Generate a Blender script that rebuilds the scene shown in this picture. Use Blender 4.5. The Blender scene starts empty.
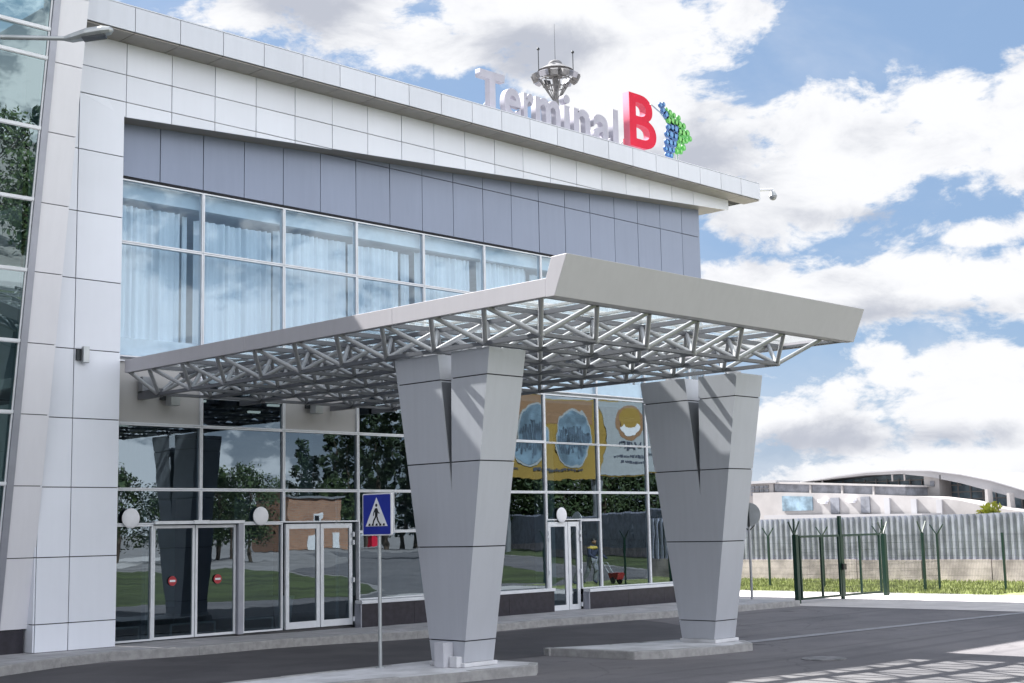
import bpy, bmesh, math, random
from mathutils import Vector, Matrix, noise
R = math.radians
random.seed(7)
scene = bpy.context.scene
COL = scene.collection

# ------------------------------------------------------------------ camera
CAM = Vector((0.0, -23.25, 2.1))
FPX, YAW, PITCH, ROLL = 1385.157, R(44.36345), R(7.76715), R(-1.2153)
fw = Vector((math.cos(YAW)*math.cos(PITCH), math.sin(YAW)*math.cos(PITCH), math.sin(PITCH)))
rt = fw.cross(Vector((0, 0, 1))).normalized(); up = rt.cross(fw)
r2 = rt*math.cos(ROLL)+up*math.sin(ROLL); u2 = -rt*math.sin(ROLL)+up*math.cos(ROLL)
cam = bpy.data.cameras.new('camera'); camo = bpy.data.objects.new('camera', cam); COL.objects.link(camo)
m = Matrix((r2, u2, -fw)).transposed().to_4x4(); m.translation = CAM
camo.matrix_world = m
cam.sensor_width = 36; cam.lens = FPX/1024*36
cam.clip_start = .1; cam.clip_end = 6000
scene.camera = camo

# ------------------------------------------------------------------ light
SUN_EL = R(46.7)
SUN_DX, SUN_DY = 0.19, -1.0          # horizontal travel of the light
l = math.hypot(SUN_DX, SUN_DY)
trav = Vector((SUN_DX/l*math.cos(SUN_EL), SUN_DY/l*math.cos(SUN_EL), -math.sin(SUN_EL)))
sun = bpy.data.lights.new('sun', 'SUN'); sun.energy = 5.0; sun.angle = R(.53); sun.color = (1, .97, .93)
suno = bpy.data.objects.new('sun', sun); COL.objects.link(suno)
suno.rotation_euler = trav.to_track_quat('-Z', 'Y').to_euler(); suno.location = (0, 0, 60)
EXPOSURE = 1.87
scene.view_settings.view_transform = 'Standard'; scene.view_settings.look = 'None'
scene.view_settings.gamma = 1; scene.view_settings.exposure = EXPOSURE
scene.view_settings.use_curve_mapping = False

def node_math(nt, op, a, b=None, c=None, clamp=False):
    n = nt.nodes.new('ShaderNodeMath'); n.operation = op; n.use_clamp = clamp
    for i, v in enumerate((a, b, c)):
        if v is None: continue
        if isinstance(v, (int, float)): n.inputs[i].default_value = v
        else: nt.links.new(v, n.inputs[i])
    return n.outputs[0]
def node_map(nt, v, a, b, c=0., d=1., smooth=True):
    n = nt.nodes.new('ShaderNodeMapRange'); n.interpolation_type = 'SMOOTHSTEP' if smooth else 'LINEAR'
    nt.links.new(v, n.inputs[0])
    for i, x in enumerate((a, b, c, d)): n.inputs[i+1].default_value = x
    return n.outputs[0]
def node_noise(nt, vec, scale, detail=5, rough=.55, dist=0):
    n = nt.nodes.new('ShaderNodeTexNoise'); n.inputs['Scale'].default_value = scale
    n.inputs['Detail'].default_value = detail; n.inputs['Roughness'].default_value = rough
    n.inputs['Distortion'].default_value = dist
    if vec is not None: nt.links.new(vec, n.inputs['Vector'])
    return n.outputs['Fac']
def node_mix(nt, f, a, b):
    n = nt.nodes.new('ShaderNodeMix'); n.data_type = 'RGBA'
    for s, v in ((0, f), (6, a), (7, b)):
        if isinstance(v, (int, float)): n.inputs[s].default_value = v
        elif isinstance(v, tuple): n.inputs[s].default_value = (*v, 1)
        else: nt.links.new(v, n.inputs[s])
    return n.outputs[2]

world = bpy.data.worlds.new('World'); scene.world = world; world.use_nodes = True
nt = world.node_tree; nt.nodes.clear()
out = nt.nodes.new('ShaderNodeOutputWorld')
sky = nt.nodes.new('ShaderNodeTexSky'); sky.sky_type = 'NISHITA'; sky.sun_disc = False
sky.sun_elevation = SUN_EL
sky.sun_rotation = math.atan2(-trav.x, -trav.y)
sky.air_density = 1.0; sky.dust_density = 1.2; sky.ozone_density = 1.5
tc = nt.nodes.new('ShaderNodeTexCoord'); D = tc.outputs['Generated']
sep = nt.nodes.new('ShaderNodeSeparateXYZ'); nt.links.new(D, sep.inputs[0])
az = node_math(nt, 'MULTIPLY', node_math(nt, 'ARCTAN2', sep.outputs[1], sep.outputs[0]), 57.29578)
el = node_math(nt, 'MULTIPLY', node_math(nt, 'ARCSINE', sep.outputs[2]), 57.29578)
# warped coordinates so cloud edges billow
mp = nt.nodes.new('ShaderNodeMapping'); mp.inputs['Scale'].default_value = (1, 1, 1.9); nt.links.new(D, mp.inputs[0])
CV = mp.outputs[0]
fb = node_noise(nt, CV, 10, 10, .62, .35)
fine = node_noise(nt, CV, 30, 9, .64, .3)
def blobs(lst):
    cur = None
    for a, e, ra, re in lst:
        x = node_math(nt, 'DIVIDE', node_math(nt, 'SUBTRACT', az, a), ra)
        y = node_math(nt, 'DIVIDE', node_math(nt, 'SUBTRACT', el, e), re)
        q = node_math(nt, 'SQRT', node_math(nt, 'MULTIPLY_ADD', x, x, node_math(nt, 'MULTIPLY', y, y)))
        v = node_math(nt, 'SUBTRACT', 1, q)
        cur = v if cur is None else node_math(nt, 'MAXIMUM', cur, v)
    return cur
WHITE = [(51.9,21.4,6.0,1.7),(47.6,19.9,2.3,1.4),(43.7,21.4,5.6,2.2),(38.7,17.7,4.9,3.6),(40.3,19.9,5.3,2.6),(36.3,14.9,3.0,2.6),(34.4,20.6,1.4,1.3),
         (29.8,14.7,5.4,3.1),(32.2,13.1,4.6,2.5),(26.7,16.3,2.3,1.2),(23.3,14.8,1.5,2.5),(28.5,9.3,9.5,1.9),(34.4,9.9,3.2,1.1),
         (24.3,8.6,2.6,1.3),(24.9,11.2,2.6,.8),(26.6,4.9,4.3,2.3),(31.9,4.0,4.0,2.5),(25.3,6.0,2.0,1.4),(29.5,6.7,1.6,.6),(28.9,2.0,8.0,1.3),(23.6,3.6,2.4,2.6)]
wb = blobs(WHITE)
# elsewhere in the sky the clouds follow broad noise
big = node_noise(nt, CV, 2.3, 4, .5)
side = node_math(nt, 'ABSOLUTE', node_math(nt, 'SUBTRACT', az, 40))
outside = node_math(nt, 'MAXIMUM', node_map(nt, side, 20, 30), node_map(nt, el, 23, 29))
bigf = node_math(nt, 'MULTIPLY', node_math(nt, 'SUBTRACT', big, .46), 5.0)
bigo = node_math(nt, 'SUBTRACT', bigf, node_math(nt, 'MULTIPLY', node_math(nt, 'SUBTRACT', 1, outside), 6))
field = node_math(nt, 'MAXIMUM', wb, bigo)
field = node_math(nt, 'ADD', field, node_math(nt, 'MULTIPLY', node_math(nt, 'SUBTRACT', fb, .49), 3.4))
field = node_math(nt, 'ADD', field, node_math(nt, 'MULTIPLY', node_math(nt, 'SUBTRACT', fine, .48), 1.5))
cmask = node_map(nt, field, -.12, .40)
veil = node_map(nt, node_noise(nt, CV, 5, 6, .6, .4), .42, .75, 0, .25)
cmask = node_math(nt, 'MAXIMUM', cmask, node_math(nt, 'ADD', veil, node_map(nt, el, 8, 0, 0, .40)))
GREY = [(36.7,15.2,3.4,2.2),(31.5,3.3,4.5,.8),(53.1,21.6,4.0,1.6),(29.1,12.2,3.0,.7),(29.3,8.3,7,.6),(26.9,3.3,3.8,.6),(43,19.6,3,1.2)]
gb = blobs(GREY)
cn = node_noise(nt, CV, 13, 7, .6, .3)
gr = node_math(nt, 'MULTIPLY_ADD', node_math(nt, 'SUBTRACT', cn, .5), 2.6, node_math(nt, 'MULTIPLY', node_math(nt, 'MAXIMUM', gb, -.35), .8))
gfac = node_map(nt, gr, -.35, .75)
ccol = node_mix(nt, gfac, (.272, .274, .281), (.150, .158, .180))
skym = nt.nodes.new('ShaderNodeVectorMath'); skym.operation = 'SCALE'; nt.links.new(sky.outputs[0], skym.inputs[0]); skym.inputs['Scale'].default_value = .115
skyc = node_mix(nt, .9, skym.outputs[0], (.067, .102, .160))
# clouds facing the sun (behind the viewer) are lit from the front and brighter
back = node_map(nt, node_math(nt, 'MULTIPLY', sep.outputs[1], -1), .1, .9, 1, 2.9)
cb = nt.nodes.new('ShaderNodeVectorMath'); cb.operation = 'SCALE'; nt.links.new(ccol, cb.inputs[0]); nt.links.new(back, cb.inputs['Scale'])
mixc = node_mix(nt, cmask, skyc, cb.outputs[0])
# below the horizon: plain ground tone
bel = node_map(nt, el, -.6, -.1)
mixc = node_mix(nt, bel, (.09, .09, .09), mixc)
bg = nt.nodes.new('ShaderNodeBackground'); nt.links.new(mixc, bg.inputs[0]); bg.inputs[1].default_value = 1.0
nt.links.new(bg.outputs[0], out.inputs[0])
world.cycles.sampling_method = 'MANUAL'; world.cycles.sample_map_resolution = 512
scene.cycles.max_bounces = 10; scene.cycles.transparent_max_bounces = 24; scene.cycles.glossy_bounces = 5
scene.cycles.caustics_reflective = False; scene.cycles.caustics_refractive = False
try:
    scene.cycles.use_denoising = True
except Exception: pass

# ------------------------------------------------------------------ materials
def mat(name):
    m_ = bpy.data.materials.new(name); m_.use_nodes = True
    n = m_.node_tree; b = n.nodes['Principled BSDF']
    return m_, n, b
def simple(name, col, rough=.5, metal=0., var=.06, scale=3., bump=0., bscale=40., spec=.5):
    m_, n, b = mat(name)
    co = n.nodes.new('ShaderNodeTexCoord').outputs['Object']
    f = node_noise(n, co, scale, 6, .6)
    c = node_mix(n, node_map(n, f, .3, .7), tuple(max(0, v*(1-var)) for v in col), tuple(min(1, v*(1+var)) for v in col))
    n.links.new(c, b.inputs['Base Color'])
    b.inputs['Roughness'].default_value = rough; b.inputs['Metallic'].default_value = metal
    b.inputs['Specular IOR Level'].default_value = spec
    if bump:
        bp = n.nodes.new('ShaderNodeBump'); bp.inputs['Strength'].default_value = bump; bp.inputs['Distance'].default_value = .01
        n.links.new(node_noise(n, co, bscale, 5, .6), bp.inputs['Height']); n.links.new(bp.outputs[0], b.inputs['Normal'])
    return m_
def panel_mat(name, col, rough, metal=0., streak=.05, spec=.5):
    # coated metal cladding: slight tint difference from panel to panel, faint vertical dirt runs, oil-can waviness
    m_, n, b = mat(name)
    at = n.nodes.new('ShaderNodeAttribute'); at.attribute_name = 'tint'
    co = n.nodes.new('ShaderNodeTexCoord').outputs['Object']
    mpn = n.nodes.new('ShaderNodeMapping'); mpn.inputs['Scale'].default_value = (5, 5, .35); n.links.new(co, mpn.inputs[0])
    st = node_noise(n, mpn.outputs[0], 1.6, 6, .65)
    c = node_mix(n, node_map(n, st, .3, .75), col, tuple(v*(1-streak*1.6) for v in col))
    c = node_mix(n, node_map(n, node_noise(n, co, .55, 4, .6), .35, .7, 0, .10), c, tuple(v*.6 for v in col))
    hsv = n.nodes.new('ShaderNodeHueSaturation'); n.links.new(c, hsv.inputs['Color'])
    n.links.new(node_math(n, 'ADD', at.outputs['Fac'], .5), hsv.inputs['Value'])
    n.links.new(hsv.outputs[0], b.inputs['Base Color'])
    b.inputs['Roughness'].default_value = rough; b.inputs['Metallic'].default_value = metal
    b.inputs['Specular IOR Level'].default_value = spec
    bp = n.nodes.new('ShaderNodeBump'); bp.inputs['Strength'].default_value = .25; bp.inputs['Distance'].default_value = .012
    n.links.new(node_noise(n, co, 1.1, 2, .5), bp.inputs['Height']); n.links.new(bp.outputs[0], b.inputs['Normal'])
    return m_
def glass_mat(name, tint, refl, reflcol=(1, 1, 1), wave=.35):
    m_ = bpy.data.materials.new(name); m_.use_nodes = True; n = m_.node_tree; n.nodes.clear()
    o = n.nodes.new('ShaderNodeOutputMaterial')
    tr = n.nodes.new('ShaderNodeBsdfTransparent'); tr.inputs[0].default_value = (*tint, 1)
    gl = n.nodes.new('ShaderNodeBsdfGlossy'); gl.inputs['Roughness'].default_value = .004; gl.inputs['Color'].default_value = (*reflcol, 1)
    co = n.nodes.new('ShaderNodeTexCoord').outputs['Object']
    bp = n.nodes.new('ShaderNodeBump'); bp.inputs['Strength'].default_value = wave; bp.inputs['Distance'].default_value = .01
    n.links.new(node_noise(n, co, 1.3, 2, .5), bp.inputs['Height']); n.links.new(bp.outputs[0], gl.inputs['Normal'])
    fr = n.nodes.new('ShaderNodeLayerWeight'); fr.inputs[0].default_value = .5
    f = node_math(n, 'MULTIPLY_ADD', node_math(n, 'POWER', fr.outputs['Facing'], 3), .55, refl, clamp=True)
    mx = n.nodes.new('ShaderNodeMixShader'); n.links.new(f, mx.inputs[0]); n.links.new(tr.outputs[0], mx.inputs[1]); n.links.new(gl.outputs[0], mx.inputs[2])
    n.links.new(mx.outputs[0], o.inputs[0]); return m_
M = {}
M['white_panel'] = panel_mat('white_cladding', (.77, .795, .865), .38, streak=.012)
M['fin_panel'] = panel_mat('warm_white_cladding', (.74, .735, .775), .36, 0, streak=.02)
M['blue_panel'] = panel_mat('blue_grey_cladding', (.235, .275, .375), .34, .1, streak=.03)
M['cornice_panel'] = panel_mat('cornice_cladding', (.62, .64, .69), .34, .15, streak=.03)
M['pillar_panel'] = panel_mat('pillar_silver_cladding', (.475, .49, .535), .42, .0, streak=.035)
M['fascia'] = panel_mat('canopy_fascia_metal', (.48, .468, .498), .42, .0, streak=.03)
M['beige_panel'] = panel_mat('beige_spandrel', (.42, .41, .405), .45, streak=.02)
M['joint'] = simple('dark_joint', (.035, .035, .04), .8)
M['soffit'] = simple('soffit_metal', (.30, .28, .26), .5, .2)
M['alu'] = simple('aluminium_frame', (.70, .72, .76), .35, .1)
M['mast_grey'] = simple('dull_mast_steel', (.17, .17, .18), .8, var=.3, scale=4)
M['alu_dark'] = simple('grey_mullion', (.33, .34, .39), .4, .4)
M['steel'] = simple('painted_truss_steel', (.43, .435, .455), .35, .2, bump=.05)
M['steel_flat'] = simple('painted_chord_steel', (.15, .155, .175), .42, .1)
M['plinth'] = simple('black_granite', (.022, .02, .03), .3, var=.3, scale=8)
M['concrete'] = simple('light_concrete', (.55, .55, .57), .85, var=.2, scale=1.6, bump=.3, bscale=60)
M['old_concrete'] = simple('old_fence_concrete', (.43, .375, .39), .9, var=.35, scale=1.3, bump=.4)
M['kerb'] = simple('kerb_stone', (.33, .325, .325), .9, var=.16, scale=7, bump=.5, bscale=50)
M['asph_line'] = simple('flush_concrete_strip', (.27, .27, .29), .9, var=.2, scale=6, bump=.3)
M['gravelly'] = simple('apron_concrete', (.52, .49, .48), .9, var=.12, scale=1.2, bump=.2)
M['wire'] = simple('dark_wire', (.02, .03, .028), .5)
M['green_paint'] = simple('dark_green_paint', (.004, .028, .017), .4)
M['slot_shade_tone'] = simple('painted_slot_shade', (.13, .14, .16), .7)  # dark tone standing for the shade inside the pillar slots
M['manhole'] = simple('worn_iron', (.15, .145, .15), .6, var=.5, scale=6)
M['dark_metal'] = simple('dark_metal', (.04, .045, .05), .4, .5)
M['galv'] = simple('galvanised_steel', (.45, .47, .48), .45, .6, var=.12)
M['lamp_white'] = simple('white_lamp_plastic', (.80, .80, .84), .3)
M['grey_metal'] = simple('grey_metal', (.30, .31, .33), .45, .4)
M['glass_up'] = glass_mat('upper_blue_glass', (.78, .91, 1.0), .10, (.80, .91, 1), .10)
M['glass_low'] = glass_mat('ground_floor_glass', (.20, .27, .30), .15, (.70, .85, .97), .09)
M['glass_tower'] = glass_mat('tower_glass', (.22, .34, .34), .20, (.72, .90, .93), .12)
M['white_wall'] = simple('interior_white', (.62, .64, .66), .8)
M['int_dark'] = simple('interior_dark', (.05, .055, .06), .7)
M['int_floor'] = simple('interior_floor', (.12, .12, .13), .35)
M['red'] = simple('red_paint', (.66, .018, .05), .6, spec=.2)
M['pink_side'] = simple('red_letter_return', (.62, .16, .22), .85, spec=.1)
M['letter_white'] = simple('white_letter_face', (.44, .43, .49), .85, spec=.1)
M['blue_dot'] = simple('blue_enamel', (.02, .11, .33), .3)
M['blue_light'] = simple('light_blue_enamel', (.10, .28, .55), .3)
M['green_light'] = simple('light_green_enamel', (.18, .55, .12), .3)
M['green_dot'] = simple('green_enamel', (.06, .38, .05), .3)
M['ad_dull_red'] = simple('faded_red', (.40, .035, .045), .6)
M['box_grey'] = simple('pale_grey_box_paint', (.55, .55, .59), .5)
M['sign_blue'] = simple('sign_blue', (.015, .03, .30), .35)
M['sign_white'] = simple('sign_white', (.78, .78, .80), .35)
M['black'] = simple('black_paint', (.012, .012, .014), .4)
M['bark'] = simple('bark', (.07, .05, .035), .9, var=.3, bump=.5, bscale=12)
M['terminal_white'] = simple('terminal_render', (.40, .385, .385), .7, var=.10, scale=.2)
M['terminal_roof'] = simple('terminal_roof_metal', (.40, .40, .42), .6, .0, var=.06, scale=.1)
M['terminal_glass'] = simple('terminal_blue_glass', (.22, .31, .38), .25, .0, var=.45, scale=.35)
M['terminal_dark'] = simple('terminal_louvre', (.20, .21, .24), .5, var=.3, scale=.6)
# roof glazing of the canopy: partly frosted
m_ = bpy.data.materials.new('canopy_roof_glass'); m_.use_nodes = True; n = m_.node_tree; n.nodes.clear()
o = n.nodes.new('ShaderNodeOutputMaterial'); tr = n.nodes.new('ShaderNodeBsdfTransparent'); tr.inputs[0].default_value = (.96, .975, .97, 1)
tl = n.nodes.new('ShaderNodeBsdfTranslucent'); tl.inputs[0].default_value = (.70, .74, .74, 1)
gl = n.nodes.new('ShaderNodeBsdfGlossy'); gl.inputs['Roughness'].default_value = .05
a = n.nodes.new('ShaderNodeMixShader'); a.inputs[0].default_value = .06; n.links.new(tr.outputs[0], a.inputs[1]); n.links.new(tl.outputs[0], a.inputs[2])
b = n.nodes.new('ShaderNodeMixShader'); b.inputs[0].default_value = .08; n.links.new(a.outputs[0], b.inputs[1]); n.links.new(gl.outputs[0], b.inputs[2])
n.links.new(b.outputs[0], o.inputs[0]); M['roof_glass'] = m_
# curtain cloth
m_ = bpy.data.materials.new('sheer_curtain'); m_.use_nodes = True; n = m_.node_tree; n.nodes.clear()
o = n.nodes.new('ShaderNodeOutputMaterial'); df = n.nodes.new('ShaderNodeBsdfDiffuse'); tl = n.nodes.new('ShaderNodeBsdfTranslucent')
co = n.nodes.new('ShaderNodeTexCoord').outputs['Object']
mpn = n.nodes.new('ShaderNodeMapping'); mpn.inputs['Scale'].default_value = (9, 0, .15); n.links.new(co, mpn.inputs[0])
c = node_mix(n, node_map(n, node_noise(n, mpn.outputs[0], 1.5, 4, .6), .3, .7), (.84, .87, .90), (.95, .96, .98))
n.links.new(c, df.inputs[0]); n.links.new(c, tl.inputs[0])
a = n.nodes.new('ShaderNodeMixShader'); a.inputs[0].default_value = .3; n.links.new(df.outputs[0], a.inputs[1]); n.links.new(tl.outputs[0], a.inputs[2])
n.links.new(a.outputs[0], o.inputs[0]); M['curtain'] = m_
def emit(name, col, s):
    m_, n, b = mat(name); b.inputs['Base Color'].default_value = (*col, 1)
    b.inputs['Emission Color'].default_value = (*col, 1); b.inputs['Emission Strength'].default_value = s; return m_
M['ceiling_lamp'] = emit('ceiling_lamp_glow', (1, .97, .9), .3)
# asphalt
m_, n, b = mat('asphalt'); co = n.nodes.new('ShaderNodeTexCoord').outputs['Object']
big_ = node_noise(n, co, .22, 6, .62, .5); mid = node_noise(n, co, 1.7, 6, .65, .3)
mpn = n.nodes.new('ShaderNodeMapping'); mpn.inputs['Scale'].default_value = (.12, 1.6, 1); n.links.new(co, mpn.inputs[0])
wear = node_noise(n, mpn.outputs[0], .8, 5, .6)
fin = node_noise(n, co, 90, 4, .7)
c = node_mix(n, node_map(n, big_, .38, .64), (.100, .095, .105), (.160, .150, .158))
c = node_mix(n, node_map(n, mid, .52, .70, 0, .6), c, (.075, .072, .080))
c = node_mix(n, node_map(n, wear, .5, .72, 0, .45), c, (.165, .155, .155))
c = node_mix(n, node_map(n, fin, .35, .7, 0, .45), c, (.21, .20, .205))
spt = node_noise(n, co, .9, 3, .5, .6)
c = node_mix(n, node_map(n, spt, .66, .74, 0, .6), c, (.045, .043, .047))
mpt = n.nodes.new('ShaderNodeMapping'); mpt.inputs['Scale'].default_value = (.05, 2.6, 1); mpt.inputs['Rotation'].default_value = (0, 0, R(-5)); n.links.new(co, mpt.inputs[0])
trk = node_noise(n, mpt.outputs[0], 1.0, 3, .5)
c = node_mix(n, node_map(n, trk, .54, .66, 0, .4), c, (.075, .072, .079))
crk = n.nodes.new('ShaderNodeTexVoronoi'); crk.feature = 'DISTANCE_TO_EDGE'; crk.inputs['Scale'].default_value = .28
mpc = n.nodes.new('ShaderNodeVectorMath'); mpc.operation = 'MULTIPLY_ADD'; n.links.new(co, mpc.inputs[0]); mpc.inputs[1].default_value = (1, 1, 1)
nc_ = n.nodes.new('ShaderNodeTexNoise'); nc_.inputs['Scale'].default_value = 1.2; nc_.inputs['Detail'].default_value = 5; n.links.new(co, nc_.inputs['Vector']); n.links.new(nc_.outputs['Color'], mpc.inputs[2])
n.links.new(mpc.outputs[0], crk.inputs['Vector'])
c = node_mix(n, node_map(n, crk.outputs['Distance'], .003, .008, .35, 0), c, (.04, .04, .043))
n.links.new(c, b.inputs['Base Color']); b.inputs['Roughness'].default_value = .88
bp = n.nodes.new('ShaderNodeBump'); bp.inputs['Strength'].default_value = .5; bp.inputs['Distance'].default_value = .006
n.links.new(fin, bp.inputs['Height']); n.links.new(bp.outputs[0], b.inputs['Normal']); M['asphalt'] = m_
m_, n, b = mat('canopy_shade_asphalt'); co = n.nodes.new('ShaderNodeTexCoord').outputs['Object']  # lane asphalt, darkened to hold some of the canopy shade
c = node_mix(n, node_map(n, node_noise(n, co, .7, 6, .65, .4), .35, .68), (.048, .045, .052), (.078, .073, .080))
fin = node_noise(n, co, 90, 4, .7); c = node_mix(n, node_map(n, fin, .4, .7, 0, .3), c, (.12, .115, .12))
n.links.new(c, b.inputs['Base Color']); b.inputs['Roughness'].default_value = .85; M['canopy_shade_asphalt'] = m_
# paving slabs
m_, n, b = mat('paving'); co = n.nodes.new('ShaderNodeTexCoord').outputs['Object']
bt = n.nodes.new('ShaderNodeTexBrick'); n.links.new(co, bt.inputs[0]); bt.inputs['Scale'].default_value = 1
bt.inputs['Brick Width'].default_value = .5; bt.inputs['Row Height'].default_value = .5; bt.inputs['Mortar Size'].default_value = .008; bt.offset = 0
bt.inputs['Color1'].default_value = (.48, .47, .49, 1); bt.inputs['Color2'].default_value = (.38, .385, .41, 1); bt.inputs['Mortar'].default_value = (.14, .14, .14, 1)
f = node_noise(n, co, 2.3, 6, .65)
c = node_mix(n, node_map(n, f, .3, .75, 0, .6), bt.outputs[0], (.23, .225, .23))
n.links.new(c, b.inputs['Base Color']); b.inputs['Roughness'].default_value = .85; M['paving'] = m_
# grass base
M['grass'] = simple('grass', (.215, .245, .09), .9, var=.55, scale=2.5, bump=.6, bscale=25)
M['grass_far'] = simple('far_grass', (.055, .075, .022), .95, var=.45, scale=.3)
M['yard'] = simple('pale_yard_ground', (.25, .235, .235), .95, var=.25, scale=.15)
# corrugated sheet
M['corrugated'] = simple('galvanised_corrugated_sheet', (.32, .335, .42), .5, .15, var=.25, scale=1.5)
# brick
m_, n, b = mat('brick'); co = n.nodes.new('ShaderNodeTexCoord').outputs['Object']
mpn = n.nodes.new('ShaderNodeMapping'); mpn.inputs['Rotation'].default_value = (R(90), 0, 0); n.links.new(co, mpn.inputs[0])
bt = n.nodes.new('ShaderNodeTexBrick'); n.links.new(mpn.outputs[0], bt.inputs[0]); bt.inputs['Scale'].default_value = 1
bt.inputs['Brick Width'].default_value = .9; bt.inputs['Row Height'].default_value = .3; bt.inputs['Mortar Size'].default_value = .03
bt.inputs['Color1'].default_value = (.42, .22, .13, 1); bt.inputs['Color2'].default_value = (.30, .15, .09, 1); bt.inputs['Mortar'].default_value = (.36, .30, .26, 1)
n.links.new(bt.outputs[0], b.inputs['Base Color']); b.inputs['Roughness'].default_value = .9; M['brick'] = m_
def leaf(name, c1, c2):
    m_, n, b = mat(name); co = n.nodes.new('ShaderNodeTexCoord').outputs['Object']
    c = node_mix(n, node_map(n, node_noise(n, co, 1.1, 4, .6), .35, .65), c1, c2)
    n.links.new(c, b.inputs['Base Color']); b.inputs['Roughness'].default_value = .7; return m_
M['leaf'] = leaf('leaves', (.020, .045, .012), (.055, .085, .02))
M['leaf_dark'] = leaf('dark_leaves', (.012, .028, .010), (.032, .055, .018))
M['leaf_yellow'] = leaf('yellow_green_leaves', (.20, .24, .03), (.34, .34, .05))

# ------------------------------------------------------------------ mesh helpers
class MB:
    def __init__(s): s.v = []; s.f = []; s.t = []; s.mi = []; s.sm = []; s.cur = .5; s.m = 0
    def add(s, vs, fs, smooth=False):
        k = len(s.v); s.v += [tuple(p) for p in vs]
        for f in fs: s.f.append(tuple(k+i for i in f)); s.t.append(s.cur); s.mi.append(s.m); s.sm.append(smooth)
        return s
    def hexa(s, p):   # p: 8 points, bottom 0-3 ccw from above, top 4-7
        return s.add(p, [(3, 2, 1, 0), (4, 5, 6, 7), (0, 1, 5, 4), (1, 2, 6, 5), (2, 3, 7, 6), (3, 0, 4, 7)])
    def box(s, x0, x1, y0, y1, z0, z1):
        return s.hexa([(x0, y0, z0), (x1, y0, z0), (x1, y1, z0), (x0, y1, z0), (x0, y0, z1), (x1, y0, z1), (x1, y1, z1), (x0, y1, z1)])
    def beam(s, p, q, w, h=None, upv=(0, 0, 1)):
        h = h or w; p = Vector(p); q = Vector(q); d = (q-p).normalized(); u = Vector(upv)
        if abs(d.dot(u)) > .98: u = Vector((0, 1, 0))
        a = d.cross(u).normalized()*(w/2); b = a.cross(d).normalized()*(h/2)
        return s.hexa([p-a-b, p+a-b, q+a-b, q-a-b, p-a+b, p+a+b, q+a+b, q-a+b])
    def tube(s, p, q, r, n=10, r1=None, smooth=True):
        r1 = r if r1 is None else r1
        p = Vector(p); q = Vector(q); d = (q-p).normalized(); u = Vector((0, 0, 1)) if abs(d.z) < .95 else Vector((1, 0, 0))
        a = d.cross(u).normalized(); b = a.cross(d)
        vs = []
        for i in range(n):
            t = 2*math.pi*i/n; o = a*math.cos(t)+b*math.sin(t); vs.append(p+o*r)
        for i in range(n):
            t = 2*math.pi*i/n; o = a*math.cos(t)+b*math.sin(t); vs.append(q+o*r1)
        s.add(vs, [(i, (i+1) % n, n+(i+1) % n, n+i) for i in range(n)], smooth)
        s.add(vs[:n], [tuple(range(n-1, -1, -1))]); s.add(vs[n:], [tuple(range(n))]); return s
    def prism(s, poly, axis, a, b):
        # poly: list of 2D points; axis 'x': (y,z), 'y': (x,z), 'z': (x,y)
        def P(u, v, w): return {'x': (w, u, v), 'y': (u, w, v), 'z': (u, v, w)}[axis]
        n = len(poly); vs = [P(u, v, a) for u, v in poly]+[P(u, v, b) for u, v in poly]
        return s.add(vs, [tuple(range(n-1, -1, -1)), tuple(range(n, 2*n))]+[(i, (i+1) % n, n+(i+1) % n, n+i) for i in range(n)])
    def sphere(s, c, r, seg=12, ring=8, sc=(1, 1, 1)):
        vs = []; c = Vector(c)
        for j in range(ring+1):
            ph = math.pi*j/ring
            for i in range(seg):
                t = 2*math.pi*i/seg
                vs.append((c.x+r*sc[0]*math.sin(ph)*math.cos(t), c.y+r*sc[1]*math.sin(ph)*math.sin(t), c.z+r*sc[2]*math.cos(ph)))
        return s.add(vs, [(j*seg+i, (j+1)*seg+i, (j+1)*seg+(i+1) % seg, j*seg+(i+1) % seg) for j in range(ring) for i in range(seg)], True)
    def build(s, name, mats, parent=None, bevel=0, **kw):
        me = bpy.data.meshes.new(name); me.from_pydata(s.v, [], s.f)
        for mm in (mats if isinstance(mats, (list, tuple)) else [mats]): me.materials.append(mm)
        for p, mi, sm in zip(me.polygons, s.mi, s.sm): p.material_index = mi; p.use_smooth = sm
        a = me.attributes.new('tint', 'FLOAT', 'FACE')
        for i, t in enumerate(s.t): a.data[i].value = t
        bm = bmesh.new(); bm.from_mesh(me); bmesh.ops.recalc_face_normals(bm, faces=bm.faces[:])
        bm.to_mesh(me); bm.free()
        o = bpy.data.objects.new(name, me); COL.objects.link(o)
        if parent:
            o.parent = parent; o.matrix_parent_inverse = Matrix.Translation(parent.location).inverted() if not kw.get('local') else Matrix()
        if bevel:
            md = o.modifiers.new('bevel', 'BEVEL'); md.width = bevel; md.segments = 2; md.limit_method = 'ANGLE'
        return o
def tag(o, label=None, cat=None, group=None, kind=None):
    if label: o['label'] = label
    if cat: o['category'] = cat
    if group: o['group'] = group
    if kind: o['kind'] = kind
    return o
def thing(name, loc, label, cat, group=None):
    o = bpy.data.objects.new(name, None); COL.objects.link(o); o.location = loc; o.empty_display_size = .3
    return tag(o, label, cat, group)
def copy_tree(o, parent=None, loc=None, rotz=None):
    c = o.copy(); COL.objects.link(c)
    if parent: c.parent = parent
    if loc is not None: c.location = loc
    if rotz is not None: c.rotation_euler = (0, 0, rotz)
    for ch in list(o.children): copy_tree(ch, c)
    return c
def jit(a=.045): return .5+random.uniform(-a, a)
def zg(x):
    t = min(1, max(0, (x-15.5)/4.5)); return -.07*t*t*(3-2*t)

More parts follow.
